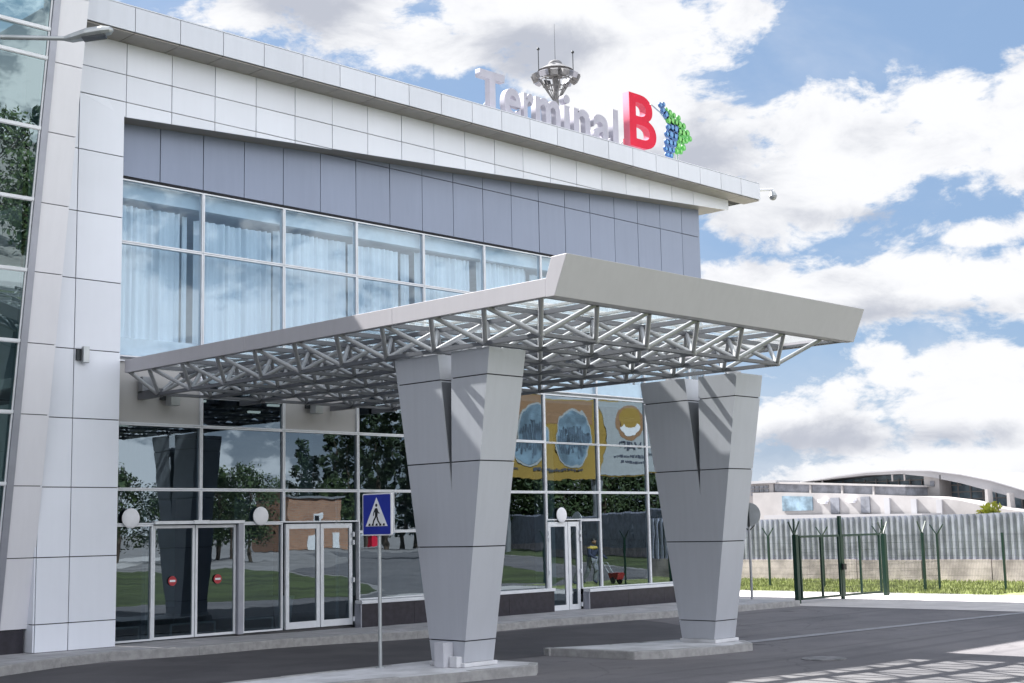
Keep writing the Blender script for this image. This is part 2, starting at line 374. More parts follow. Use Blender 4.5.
# ------------------------------------------------------------------ ground, paving, grass
def sheet(name, poly, z, m_, kind='structure', dz=0, sub=None):
    # flat polygon following the slight fall of the ground; cut into strips in x
    bm = bmesh.new(); vs = [bm.verts.new((x, y, 0)) for x, y in poly]; bm.faces.new(vs)
    for xc in (15.5, 16.25, 17, 17.75, 18.5, 19.25, 20):
        bmesh.ops.bisect_plane(bm, geom=bm.verts[:]+bm.edges[:]+bm.faces[:], plane_co=(xc, 0, 0), plane_no=(1, 0, 0))
    for v in bm.verts: v.co.z = z+zg(v.co.x)
    bmesh.ops.recalc_face_normals(bm, faces=bm.faces[:])
    for f in bm.faces:
        if f.normal.z < 0: f.normal_flip()
    me = bpy.data.meshes.new(name); bm.to_mesh(me); bm.free(); me.materials.append(m_)
    o = bpy.data.objects.new(name, me); COL.objects.link(o); tag(o, kind=kind); return o
sheet('ground', [(-2500, -2500), (2500, -2500), (2500, 2500), (-2500, 2500)], -.012, M['yard'])
sheet('road', [(-60, -16.5), (-60, 3), (32.3, 3), (32.3, -14), (41, -13.5), (48.2, -15), (54.8, -20), (71.7, -40.7), (80, -56), (112, -104), (104, -112), (72, -66), (53, -47), (47.7, -38), (42.7, -28.5), (39.5, -23), (35, -17), (31, -14), (29, -16)], 0, M['asphalt'])
sheet('back_lawn', [(-90, -17.2), (29, -16.4), (31, -14.4), (34.7, -17.2), (39.2, -23.2), (42.4, -28.7), (47.4, -38.2), (52.7, -47.2), (56, -56), (20, -60), (-90, -50)], -.003, M['grass_far'])
sheet('traffic_island_lawn', [(40.3, -16), (41.2, -14), (48.2, -19.5), (57.9, -33.8), (56, -35), (46, -24)], .004, M['grass_far'])
sheet('side_lawn', [(55.4, -20), (72.3, -40.5), (80.6, -56), (100, -86), (112, -80), (90, -40), (70, -10)], -.003, M['grass_far'])
sheet('back_path', [(-60, -56), (52, -66), (90, -118), (84, -118), (48, -71), (-60, -61)], .002, M['gravelly'])
def extr_sheet(name, poly, z0, z1, m_, kind='structure', side=None):
    mb = MB(); n = len(poly)
    P = []
    for i in range(n):     # subdivide long edges so the slab can follow the fall
        a, b = poly[i], poly[(i+1) % n]; k = max(1, int(math.hypot(a[0]-b[0], a[1]-b[1])/1.2))
        k = min(k, 40)
        for j in range(k): P.append((a[0]+(b[0]-a[0])*j/k, a[1]+(b[1]-a[1])*j/k))
    n = len(P)
    mb.add([(x, y, z1+zg(x)) for x, y in P], [tuple(range(n))])
    mb.m = 1 if side else 0
    # kerb: separate stones about 1 m long with hairline joints
    vs = [(x, y, z0+zg(x)) for x, y in P]+[(x, y, z1+zg(x)) for x, y in P]
    mb.add(vs, [(i, (i+1) % n, n+(i+1) % n, n+i) for i in range(n)])
    o = mb.build(name, [m_, side] if side else m_); tag(o, kind=kind); return o
# darker asphalt lane, partly canopy shade painted into its colour
sheet('canopy_lane', [(-20, -6.95), (14, -6.95), (17.6, -6.7), (21.2, -7.4), (23.5, -6.2), (25.5, -3.0), (26, -1.9), (3, -.9), (-20, -.9)], .004, M['canopy_shade_asphalt'])
# pavement along the building
pave = [(4, -4.6), (8, -2.9), (10.25, -1.9), (11.5, -1.35), (12.6, -1.0), (13.3, -1.2), (14.1, -1.45), (23.5, -1.42), (25, -1.7), (27, -2.05), (30, -2.2), (32.3, -2.25), (32.3, 1.0), (4, 1.0)]
extr_sheet('pavement', pave, -.05, .15, M['paving'], side=M['kerb'])
def kerb_run(name, pts, w, z1, closed=False):
    mb = MB(); P = [Vector((x, y, 0)) for x, y in pts]
    N = len(P)
    for i in range(N if closed else N-1):
        a, b = P[i], P[(i+1) % N]; d = b-a; L = d.length; k = max(1, round(L/1.0)); d.normalize(); nn = Vector((-d.y, d.x, 0))*w
        for j in range(k):
            p = a+d*(L*j/k+.006); q = a+d*(L*(j+1)/k-.006); dz = random.uniform(-.006, .006); dy = nn.normalized()*random.uniform(-.006, .006)
            p = p+dy; q = q+dy
            vs = []
            for zz in (-.08, z1+dz):
                for c in (p, q, q+nn, p+nn): vs.append((c.x, c.y, zz+zg(c.x)))
            mb.hexa(vs)
    o = mb.build(name, M['kerb'], bevel=.012); tag(o, kind='structure'); return o
kerb_run('pavement_kerb', [(x, y-.003) for x, y in pave[:12]], .13, .158)
isl1 = [(2, -7.0), (2, -6.75), (14.5, -6.95), (15.25, -7.5), (15.3, -8.75), (14.9, -8.98), (2, -6.95-.4)]
isl1 = [(3, -7.0), (14.75, -7.02), (15.2, -7.4), (15.28, -8.7), (14.95, -8.98), (11.6, -8.33), (3, -7.9)][::-1]
extr_sheet('pillar_island_pavement', isl1, -.05, .142, M['concrete'], side=M['kerb'])
kerb_run('pillar_island_kerb', isl1[::-1], -.14, .147, True)
isl2 = [(17.62, -6.62), (17.9, -8.4), (18.3, -8.62), (20.55, -8.88), (21.0, -8.4), (20.9, -7.5), (20.5, -7.15)]
extr_sheet('far_pillar_island_pavement', isl2, -.05, .125, M['concrete'], side=M['kerb'])
kerb_run('far_pillar_island_kerb', isl2, .14, .13, True)
sheet('flush_kerb_strip', [(21.0, -7.55), (32.3, -8.48), (32.3, -8.74), (21.0, -7.88)], .008, M['asph_line'])
sheet('concrete_apron', [(32.3, -14), (38.7, -14), (38.9, 12), (32.3, 12)], .006, M['gravelly'])
sheet('wide_apron_behind_building', [(-10, 12), (38.9, 12), (38.9, 60), (-10, 60)], .006, M['gravelly'])
sheet('lawn_base', [(38.9, -14), (47.5, -14), (47.5, 60), (38.9, 60)], .004, M['grass'])
kerb_run('lawn_kerb', [(38.75, -14), (38.85, 12)], -.1, .03)
# short grass blades on the sunlit lawn strip
mb = MB(); rg = random.Random(3)
for _ in range(26000):
    x = rg.uniform(38.95, 47.2); y = rg.uniform(-4.5, 12.5); h = rg.uniform(.05, .14); a = rg.uniform(0, math.pi); w = .018
    dx, dy = math.cos(a)*w, math.sin(a)*w; lx, ly = rg.uniform(-.04, .04), rg.uniform(-.04, .04)
    mb.add([(x-dx, y-dy, -.07), (x+dx, y+dy, -.07), (x+lx, y+ly, -.07+h)], [(0, 1, 2)])
g_ = mb.build('lawn_grass', M['grass']); tag(g_, 'short bright green grass in front of the corrugated metal fence', 'grass', kind='stuff')
# manhole cover on the forecourt
mb = MB(); mb.tube((19.85, -10.75, -.075), (19.85, -10.75, -.055), .36, 28, smooth=False)
mb.tube((19.85, -10.75, -.055), (19.85, -10.75, -.05), .30, 28, smooth=False)
tag(mb.build('manhole_cover', M['manhole']), 'round pale metal manhole cover in the shaded asphalt right of the far pillar', 'manhole cover')
mb = MB(); mb.box(18.9, 19.7, -7.3, -7.05, .04, .062)
tag(mb.build('drain_grate', M['dark_metal']), 'small dark rectangular grate lying on the far pillar island', 'drain grate')

# ------------------------------------------------------------------ terminal building
T = thing('terminal_building', (13.3, 0, 0), 'white and blue-grey panelled airport terminal with glazed front and overhanging roof', 'building')
XE, DEP = 32.2, 26.0
def band_bottom(x): # underside of the white band rises to the right
    return 10.12+(11.21-10.12)*(x-13.25)/(31.6-13.25)
def cladding(mb, xs, zs, y, th=.03, gap=.018, botf=None, topf=None, jt=.045):
    for i in range(len(xs)-1):
        for j in range(len(zs)-1):
            x0, x1 = xs[i]+gap/2, xs[i+1]-gap/2; z0, z1 = zs[j]+gap/2, zs[j+1]-gap/2
            a0 = a1 = z0; b0 = b1 = z1
            if botf: a0, a1 = max(z0, botf(x0)), max(z0, botf(x1))
            if topf: b0, b1 = min(z1, topf(x0)), min(z1, topf(x1))
            if b0-a0 < .02 and b1-a1 < .02: continue
            a0 = min(a0, b0-.004); a1 = min(a1, b1-.004)
            mb.cur = jit(jt); o = [random.uniform(-.003, .003) for _ in range(4)]
            mb.hexa([(x0, y+o[0], a0), (x1, y+o[1], a1), (x1, y+th, a1), (x0, y+th, a0), (x0, y+o[2], b0), (x1, y+o[3], b1), (x1, y+th, b1), (x0, y+th, b0)])
# pier (left, white)
PZ = [.15, .64, 1.80, 3.04, 4.29, 5.56, 6.87, 8.14, 9.33, 10.12]
mb = MB(); cladding(mb, [11.7, 12.33, 13.27], [.15, .64, 1.80, 3.04, 4.29, 5.56, 6.87, 8.14, 9.33, 10.42], 0)
mb.cur = .5
for z0, z1 in zip(PZ[:-1], PZ[1:]): mb.box(11.672, 11.70, .02, .62, z0+.009, z1-.009)   # left return
mb.build('pier_cladding', M['white_panel'], T)
mb = MB(); mb.box(11.70, 13.26, .032, .9, .1, 11.6); mb.build('pier_core', M['joint'], T)
# band
bx = [11.7]+[12.3+i for i in range(21)]+[33.0]
bx = [11.7, 12.33]+[13.3+i for i in range(20)]
bx[-1] = 33.0 if bx[-1] > 32 else bx[-1]
mb = MB()
def bb(x): return band_bottom(x) if x > 13.27 else 10.42
cladding(mb, bx, [9.9, 10.42, 10.96, 11.60], 0, botf=bb)
mb.build('band_cladding', M['white_panel'], T)
mb = MB(); mb.prism([(13.27, 10.14), (32.97, band_bottom(32.97)+.02), (32.97, 11.6), (13.27, 11.6)], 'y', .032, .75)
mb.prism([(32.22, 11.27), (32.97, 11.32), (32.97, 11.6), (32.22, 11.6)], 'y', .75, DEP)
mb.build('band_core', M['soffit'], T)
# blue-grey cladding
dx = [13.32]+[14.36+i for i in range(18)]+[XE]
mb = MB(); cladding(mb, dx, [9.11, 10.45, 11.5], .5, topf=lambda x: band_bottom(x)+.05, jt=.035); mb.build('upper_cladding', M['blue_panel'], T)
mb = MB(); mb.box(13.3, XE-.03, .532, .8, 9.09, 11.5); mb.build('upper_core', M['joint'], T)
# end wall, back and roof deck
mb = MB()
y = .52
while y < DEP-.1:
    for z0, z1 in ((.12, 1.5), (1.5, 3.0), (3.0, 4.5), (4.5, 6.0), (6.0, 7.5), (7.5, 9.1), (9.1, 10.45), (10.45, 11.6)):
        mb.cur = jit(.035); mb.box(XE-.03, XE, y+.01, y+1.0-.01, z0+.009, z1-.009)
    y += 1.0
mb.build('end_wall_cladding', M['blue_panel'], T)
mb = MB(); mb.box(XE-.16, XE-.035, .8, DEP, -.1, 11.6); mb.box(0, XE-.16, DEP-.3, DEP, -.1, 11.6); mb.build('structural_wall', M['joint'], T)
mb = MB(); mb.box(11.72, 33.7, .35, DEP+.6, 11.86, 12.0); mb.build('roof_deck', M['grey_metal'], T)
# cornice
cx = [11.72]+[12.2+1.0*i for i in range(22)]+[33.78]
cx = [11.72, 12.1]+[13.12+.985*i for i in range(21)]+[33.78]
cx = [c for c in cx if c < 33.6]+[33.78]
mb = MB(); cladding(mb, cx, [11.61, 12.10], -.6, th=.04, gap=.014, jt=.04)
mb.cur = .5; mb.box(11.72, 33.78, -.6, .3, 12.103, 12.125)
yy = -.55
while yy < 20: mb.cur = jit(); mb.box(33.74, 33.78, yy, yy+.97, 11.62, 12.10); yy += .985
mb.build('cornice_face', M['cornice_panel'], T)
mb = MB()
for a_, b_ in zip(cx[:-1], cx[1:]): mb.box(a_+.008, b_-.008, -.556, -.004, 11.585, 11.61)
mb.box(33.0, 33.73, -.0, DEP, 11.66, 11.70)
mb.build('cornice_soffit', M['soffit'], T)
mb = MB(); mb.box(11.74, 33.73, -.555, .34, 11.63, 12.09); mb.build('cornice_core', M['joint'], T)

# --- upper windows: bays of about 2 m, two rows, each a window with pane and curtain
bays = [13.32, 15.36, 17.37, 19.36, 21.37, 23.36, 25.37, 27.40, 29.40, 31.42, 32.17]
def pane_box(x0, x1, y, z0, z1, solid=False):
    mb = MB(); t = [random.uniform(-.003, .003) for _ in range(4)]
    if solid: mb.hexa([(x0, y, z0), (x1, y, z0), (x1, y+.01, z0), (x0, y+.01, z0), (x0, y, z1), (x1, y, z1), (x1, y+.01, z1), (x0, y+.01, z1)]); return mb
    mb.add([(x0, y+t[0], z0), (x1, y+t[1], z0), (x1, y+t[1]+t[2]-t[0], z1), (x0, y+t[2], z1)], [(0, 1, 2, 3)]); return mb
def window(x0, x1, z0, z1, y=.5, w=.03, gm='glass_up', fm='alu', opaque=None):
    mb = MB(); d0, d1 = y-.03, y+.09
    mb.box(x0, x0+w, d0, d1, z0, z1); mb.box(x1-w, x1, d0, d1, z0, z1)
    mb.box(x0+w, x1-w, d0+.002, d1, z0, z0+w); mb.box(x0+w, x1-w, d0+.002, d1, z1-w, z1)
    f = mb.build('window', M[fm], T, bevel=.004)
    p = pane_box(x0+w-.004, x1-w+.004, y+.02, z0+w-.004, z1-w+.004, solid=bool(opaque)).build('pane', M[opaque or gm]); p.parent = f; p.matrix_parent_inverse = f.matrix_world.inverted() if False else Matrix()
    p.parent = f; p.matrix_parent_inverse = Matrix.Translation(T.location) if False else Matrix()
    return f
def setpar(o, f): # keep world placement: every mesh is modelled in world coordinates
    o.parent = f; o.matrix_parent_inverse = Matrix()
def curtain(x0, x1, z0, z1, y, amp=.07, per=.19, seed=0):
    mb = MB(); rg = random.Random(seed); N = int((x1-x0)/.02); pts = []; ph = 0
    for i in range(N+1):
        x = x0+(x1-x0)*i/N; ph += 2*math.pi*.02/per*rg.uniform(.25, 2.1)
        pts.append((x, y+amp*math.sin(ph)*(.6+.4*math.sin(ph*.31))+.03*math.sin(x*5+seed)))
    vs = [(x, yy, z0) for x, yy in pts]+[(x, yy, z1) for x, yy in pts]; n = N+1
    mb.add(vs, [(i, i+1, n+i+1, n+i) for i in range(N)], True); return mb
for i in range(len(bays)-1):
    x0, x1 = bays[i], bays[i+1]
    f = window(x0+.003, x1-.003, 7.80, 9.05, gm='glass_up')
    f2 = window(x0+.003, x1-.003, 5.56, 7.795, gm='glass_up')
    # sheer curtains with a gap beside the mullion, differing from bay to bay
    l_ = x0+[.10, .03, .03, .05, .03, .12, .05, .05, .05, .05][i]; r_ = x1-[.30, .07, .07, .42, .10, .30, .1, .1, .1, .1][i]
    top = [8.62, 8.55, 8.62, 8.60, 8.66, 8.70, 8.6, 8.6, 8.6, 8.6][i]
    c = curtain(l_, r_, 5.75, top, .86, seed=i).build('curtain', M['curtain']); setpar(c, f2)
    if i in (0, 3, 5):
        c = curtain(r_+.12, x1-.08, 5.75, top, .95, .03, .1, seed=20+i).build('curtain', M['curtain']); setpar(c, f2)
mb = MB(); mb.box(13.32, XE-.1, .66, .86, 8.72, 9.08); mb.build('curtain_pelmet', M['white_wall'], T)
mb = MB(); mb.box(13.32, XE-.1, .60, .9, 5.5, 5.95); mb.build('window_sill', M['white_wall'], T)
mb = MB(); mb.box(13.3, XE-.2, .62, 7, 5.3, 5.5); mb.build('upper_floor_slab', M['white_wall'], T)
mb = MB(); mb.box(13.3, XE-.2, .87, 7, 9.1, 9.2); mb.build('upper_ceiling', M['white_wall'], T)
mb = MB(); mb.box(13.3, XE-.2, 6.0, 6.2, 5.5, 9.1); mb.build('upper_back_wall', M['white_wall'], T)

# --- ground floor glazing
def g(x): return zg(x)
for i in range(len(bays)-1):
    x0, x1 = bays[i]+.003, bays[i+1]-.003
    if i in (0, 2):   # beige spandrel panels beside the canopy
        window(x0, x1, 4.28, 5.50, opaque='beige_panel')
    elif i == 1:
        window(x0, x1, 4.28, 4.87, gm='glass_low'); window(x0, x1, 4.873, 5.50, gm='glass_low')
    elif i < 6: window(x0, x1, 4.28, 5.50, gm='glass_low')
    else: window(x0, x1, 4.26, 5.50, gm='glass_low')
    window(x0, x1, 3.03, 4.277, gm='glass_low')
    if i == 4 or i == 5: window(x0, x1, .64, 3.027, gm='glass_low')
    elif i == 3:
        window(x0, 20.35, 2.14, 3.027, gm='glass_low'); window(20.356, x1, 2.14, 3.027, gm='glass_low'); window(x0, x1, .68, 2.137, gm='glass_low')
    elif i in (0, 1, 2): window(x0, x1, 2.36, 3.027, gm='glass_low')
    elif i == 6:
        window(x0, x1, 2.33, 3.027, gm='glass_low'); window(26.62, x1, .60, 2.327, gm='glass_low')
    else: window(x0, x1, .60, 3.027, gm='glass_low')
def door(parts, z0, z1, y, w, fm='alu', hinges=False, label=None, bottom=.10):
    # parts: list of leaves (x0, x1); one door = frame mesh with a pane for each leaf
    mb = MB()
    for x0, x1 in parts:
        mb.box(x0, x0+w, y, y+.06, z0, z1); mb.box(x1-w, x1, y, y+.06, z0, z1)
        mb.box(x0+w, x1-w, y+.002, y+.058, z0, z0+bottom); mb.box(x0+w, x1-w, y+.002, y+.058, z1-w*1.2, z1)
    if hinges:
        for x in (parts[0][0]-.01, parts[-1][1]+.01):
            for zz in (z0+.12, z0+.95, z0+1.75, z0+1.92): mb.tube((x, y-.03, zz-.05), (x, y-.03, zz+.05), .028, 8)
    d = mb.build('door', M[fm], T, bevel=.004)
    if label: d['label'] = label
    for x0, x1 in parts:
        p = pane_box(x0+w-.003, x1-w+.003, y+.025, z0+bottom-.003, z1-w*1.2+.003).build('pane', M['glass_low']); setpar(p, d)
    return d
window(13.36, 14.30, .17, 2.357, gm='glass_low', w=.035)
d1 = door([(14.33, 15.26), (15.28, 16.22)], .17, 2.34, .52, .05, bottom=.05)
window(16.36, 17.34, .17, 2.357, gm='glass_low', w=.035)
mb = MB(); mb.box(16.23, 16.352, .44, .62, .16, 2.357); mb.build('door_post', M['alu_dark'], T)
mb = MB(); mb.box(14.3, 16.35, .40, .60, 2.36, 2.42); mb.box(15.15, 15.5, .37, .41, 2.36, 2.43); mb.build('door_operator', M['alu'], T)
def disc_y(mb, cx, cz, y0, y1, r, n=24):
    mb.prism([(cx+r*math.cos(2*math.pi*i/n), cz+r*math.sin(2*math.pi*i/n)) for i in range(n)], 'y', y0, y1)
for cx_ in (14.76, 15.79):
    mb = MB(); disc_y(mb, cx_, 1.27, .512, .518, .092); mb.m = 1; mb.box(cx_-.062, cx_+.062, .508, .5115, 1.25, 1.29)
    s_ = mb.build('no_entry_sticker', [M['ad_dull_red'], M['sign_white']]); setpar(s_, d1)
door([(17.44, 18.32), (18.345, 19.20)], .17, 2.33, .50, .085, hinges=True, bottom=.14, label='double glazed entrance door with wide silver frames')
door([(25.42, 26.14), (26.16, 26.58)], .10, 2.29, .50, .10, hinges=True, bottom=.13, label='narrow door with white frame and slim side leaf')
# low barrier rails inside the entrance
for xa, xb in ((13.4, 14.2), (16.4, 17.3), (14.9, 15.9)):
    mb = MB(); mb.tube((xa, .78, .42), (xb, .78, .42), .025); mb.tube((xa, .78, .15), (xa, .78, .42), .025); mb.tube((xb, .78, .15), (xb, .78, .42), .025)
    mb.build('guard_rail', M['galv'], T)
# black plinths with pale sills
for (xa, xb, zt, sg) in ((19.26, 25.34, .60, 0), (26.66, 31.55, .52, 0)):
    mb = MB(); x = xa
    while x < xb-.05:
        x2 = min(xb, x+1.5); mb.box(x+.003, x2-.003, .26, .47, .05, zt); x = x2
    mb.build('plinth', M['plinth'], T)
    mb = MB(); mb.box(xa-.02, xb+.02, .23, .465, zt+.003, zt+.075); mb.build('sill', M['alu'], T, bevel=.005)
    mb = MB(); mb.box(xa-.03, xa-.003, .26, .47, .05, zt); mb.build('plinth_end', M['alu_dark'], T)
# interior
mb = MB(); mb.box(13.3, XE-.2, .62, 12, .02, .145); mb.build('interior_floor', M['int_floor'], T)
mb = MB(); mb.box(13.3, XE-.2, .64, 12, 4.95, 5.05); mb.build('interior_ceiling', M['int_dark'], T)
mb = MB(); mb.box(13.3, XE-.2, 11.8, 12, .15, 4.95); mb.box(13.3, 13.4, 1, 12, .15, 4.95); mb.build('interior_wall', M['white_wall'], T)
mb = MB()
for x in (15.6, 19.8, 24, 28.2): mb.box(x, x+.4, 3.2, 3.6, .15, 4.95)
mb.build('interior_column', M['white_wall'], T)
mb = MB()
for i in range(3):
    for j in range(6):
        x = 14.0+i*1.9+(j % 2)*.6; yy_ = 1.6+j*1.6; mb.box(x, x+.3, yy_, yy_+.09, 4.90, 4.945)
mb.build('ceiling_lights', M['ceiling_lamp'], T)
mb = MB()
for (xa, xb, ya) in ((14.2, 14.28, 1), (16.3, 16.38, 1), (18.9, 18.98, 1)): mb.box(xa, xb, .7, 2.9, .15, 2.9)
mb.box(14.2, 19.0, 2.9, 2.98, 2.3, 2.9)
for x in (14.2, 15.3, 16.35, 17.6, 18.9): mb.box(x, x+.07, 2.9, 2.98, .15, 2.3)
mb.build('vestibule_frame', M['alu_dark'], T)
# litter bin / planter pot seen through the double door
mb = MB(); mb.tube((17.95, 1.3, .15), (17.95, 1.3, .75), .15, 20, .22); mb.tube((17.95, 1.3, .75), (17.95, 1.3, .82), .24, 20)
tag(mb.build('planter_pot', M['lamp_white']), 'tall pale conical pot standing inside behind the left leaf of the double door', 'pot')

# --- leaning glazed tower on the left
def ly(z): return .02-.153*(z-1.98)
W = thing('leaning_glass_tower', (9, 0, 0), 'outward leaning glass tower front with white edge fin at the far left', 'building')
def lbox(mb, x0, x1, z0, z1, front, depth):
    # front: offset in -Y from the leaning plane
    p = []
    for z in (z0, z1):
        yf = ly(z)-front
        p += [(x0, yf, z), (x1, yf, z), (x1, yf+depth, z), (x0, yf+depth, z)]
    mb.hexa(p)
tz = [.56, 1.80, 3.05, 4.29, 5.52, 6.75, 7.95, 9.18, 10.40, 11.6, 12.8]
mb = MB()
for a_, b_ in zip(tz[:-1], tz[1:]): mb.cur = jit(.02); lbox(mb, 11.16, 11.70, a_+.008, b_-.008, 0, .04)
mb.build('edge_fin_cladding', M['fin_panel'], W)
mb = MB(); lbox(mb, 11.18, 11.69, .55, 12.8, -.045, .35); lbox(mb, 4, 11.0, 12.3, 12.8, -.1, .4); mb.build('edge_fin_core', M['joint'], W)
mb = MB(); lbox(mb, 11.03, 11.155, .56, 12.8, .05, .22); mb.build('edge_mullion', M['alu_dark'], W)
txs = [4.0, 6.3, 8.65, 11.027]
ttz = [.56, 1.80, 3.06, 4.29, 5.51, 7.95-1.22, 7.95, 9.18, 10.40, 10.90, 12.3]
for i in range(3):
    for z0, z1 in zip(ttz[:-1], ttz[1:]):
        mb = MB(); w = .055; x0, x1 = txs[i]+.002, txs[i+1]-.002
        lbox(mb, x0, x1, z0, z0+w, .04, .12); 
        if z1-w > z0+w: lbox(mb, x0, x1, z1-.012, z1-.003, .03, .1)
        lbox(mb, x0, x0+.03, z0+w, z1-.013, .02, .1); lbox(mb, x1-.03, x1, z0+w, z1-.013, .02, .1)
        f = mb.build('window', M['alu'], W)
        mb = MB(); mb.add([(x0+.028, ly(z0+w), z0+w), (x1-.028, ly(z0+w), z0+w), (x1-.028, ly(z1-.01), z1-.01), (x0+.028, ly(z1-.01), z1-.01)], [(0, 1, 2, 3)]); p = mb.build('pane', M['glass_tower']); setpar(p, f)
mb = MB(); mb.box(4, 11.62, .25, .9, .1, .55); mb.build('plinth', M['plinth'], W)
mb = MB()
for z in (.3, 4.1, 8.0): mb.box(4, 11.1, .9+(0 if z < 1 else -.2), 6, z-.12, z+.12)
mb.box(4, 11.1, 6, 6.2, .1, 12.5); mb.box(3.8, 4, -1.2, 6.2, .1, 12.5)
mb.build('floor_slabs', M['white_wall'], W)
mb = MB(); mb.box(-60, 4, -1.2, 12, -.1, 12.8); mb.build('long_wing', M['white_panel'], W)
mb = MB(); mb.box(-70, -17, -45, -1.3, -.1, 13.5); mb.build('side_light_blocker', M['blue_panel'], W)  # unseen mass added to cut light coming from the left
mb = MB(); mb.box(3.8, 11.6, -1.5, 8, 12.8, 12.95); mb.build('roof', M['grey_metal'], W)

# ------------------------------------------------------------------ canopy pillars
def pillar(loc, label, name='canopy_pillar'):
    P = thing(name, loc, label, 'pillar', 'v-shaped pillars carrying the canopy')
    ox, oy, oz = 14.0, -8.0, .145
    zt = 4.76
    def lerp(a, b, t): return a+(b-a)*t
    def sec(z, ins=0.):
        t = (z-.145)/(4.78-.145)
        x0 = lerp(.13, 0, t)+ins; x1 = lerp(.74, .76, t)-ins
        ya = lerp(.36, 1.06-.05, t)-ins; yb = lerp(-.30, -1.10, t)+ins     # local y: back edge, front edge
        return x0, x1, ya, yb
    za = 2.68
    def slot(z, ins=0.):
        t = max(0, (z-za)/(4.78-za)); c = lerp(-.19, -.135, t); h = .15*t
        return c+h, c-h
    def seg(mb, z0, z1, ins=0.):
        z0 -= oz; z1 -= oz
        def L(z, kind):
            x0, x1, ya, yb = sec(z+oz, ins)
            if kind == 0: return [(x0, yb, z), (x1, yb, z), (x1, ya, z), (x0, ya, z)]
            s1, s0 = slot(z+oz)
            if kind == 1: return [(x0, s1+ins, z), (x1, s1+ins, z), (x1, ya, z), (x0, ya, z)]
            return [(x0, yb, z), (x1, yb, z), (x1, s0-ins, z), (x0, s0-ins, z)]
        if z1+oz <= za+.001: mb.hexa(L(z0, 0)+L(z1, 0))
        elif z0+oz >= za-.001:
            for k in (1, 2): mb.hexa(L(z0, k)+L(z1, k))
        else:
            mb.hexa(L(z0, 0)+L(za-oz, 0))
            for k in (1, 2): mb.hexa(L(za-oz, k)+L(z1, k))
    js = [.20, .52, 1.88, 3.12, 4.36, zt]
    mb = MB()
    for a_, b_ in zip(js[:-1], js[1:]): mb.cur = jit(.02); seg(mb, a_+.009, b_-.009)
    c = mb.build('cladding', M['pillar_panel'], P, local=True)
    mb = MB(); seg(mb, .2, za, .02); seg(mb, za+.08, zt-.02, .02); mb.build('core', M['joint'], P, local=True)
    # dark plates added inside the slot below the first joint, painting its shade
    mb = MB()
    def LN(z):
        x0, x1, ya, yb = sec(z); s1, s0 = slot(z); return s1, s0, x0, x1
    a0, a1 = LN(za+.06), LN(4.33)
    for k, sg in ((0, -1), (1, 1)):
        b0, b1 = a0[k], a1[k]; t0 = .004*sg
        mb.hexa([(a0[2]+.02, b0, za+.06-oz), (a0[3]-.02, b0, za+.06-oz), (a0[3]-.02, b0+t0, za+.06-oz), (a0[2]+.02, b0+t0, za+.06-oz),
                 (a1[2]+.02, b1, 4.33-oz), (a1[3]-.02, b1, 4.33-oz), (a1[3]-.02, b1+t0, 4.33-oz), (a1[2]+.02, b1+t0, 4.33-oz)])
    mb.build('slot_shade', M['slot_shade_tone'], P, local=True)
    mb = MB(); mb.box(.10, .78, -.36, .40, 0, .06); mb.build('base_plate', M['concrete'], P, local=True, bevel=.01)
    # steel heads that reach up to the space frame nodes
    mb = MB()
    for yy in (.55, -.75):
        mb.tube((.38, yy, zt-oz-.02), (.38, yy, zt-oz+.06), .14, 12)
    mb.build('steel_head', M['steel'], P, local=True)
    return P
p1 = pillar((14.0, -8.0, .145), 'near silver v-shaped canopy pillar, left one, with a small box at its foot')
p2 = copy_tree(p1, loc=(20.06, -8.0, .06)); p2.scale = (1.03, 1.04, 1.022); p2['label'] = 'far silver v-shaped canopy pillar, right one, on its own island'
mb = MB(); mb.box(13.93, 14.12, -8.10, -7.9, .145, .50); mb.box(13.955, 14.095, -8.106, -8.1, .2, .46)
tag(mb.build('electrical_box', M['box_grey'], bevel=.008), 'small pale grey electrical box at the foot of the near pillar', 'electrical box')
mb = MB(); mb.box(14.02, 14.16, -8.28, -8.12, .145, .30)
tag(mb.build('cable_cover', M['concrete'], bevel=.01), 'low pale cable cover beside the pale box at the near pillar', 'cable cover')

# ------------------------------------------------------------------ canopy
C = thing('entrance_canopy', (17.1, -5.5, 4.8), 'grey canopy with steel space frame and glass roof over the entrance', 'canopy')
XL, XR, YB, YF = 13.35, 20.88, -.02, -11.0
Z0 = 5.18
mb = MB()
def fascia_y(mb, x, th):   # side fascia along Y
    for ya, yb in ((YB, -3.9), (-3.904, -7.7), (-7.704, -10.84)):
        mb.cur = jit(.012); mb.box(min(x, x+th), max(x, x+th), yb, ya, Z0, 5.43)
fascia_y(mb, XL, .06); mb.build('side_fascia', M['fascia'], C, bevel=.004)
mb = MB(); fascia_y(mb, XR, -.06); mb.build('side_fascia', M['fascia'], C, bevel=.004)
mb = MB(); prof = [(-11.0, 5.17), (-11.24, 5.71), (-10.96, 5.705), (-10.845, 5.41), (-10.845, 5.17)]
for xa, xb in ((XL-.004, XR+.004),): mb.prism(prof, 'x', xa, xb)
mb.build('front_fascia', M['fascia'], C, bevel=.006)
mb = MB(); mb.box(XL+.06, XR-.06, -10.84, -10.72, 5.19, 5.24); mb.box(XL+.062, XL+.16, -10.7, YB, 5.19, 5.23); mb.box(XR-.16, XR-.062, -10.7, YB, 5.19, 5.23)
mb.build('edge_channel', M['steel_flat'], C)
lx = [13.97+1.165*i for i in range(6)]; lyy = [-10.15+1.105*j for j in range(10)]
ux = [13.97-.5825+1.165*i for i in range(7)]; uy = [-10.15-.5525+1.105*j for j in range(10)]
ZL, ZU = 4.80, 5.20
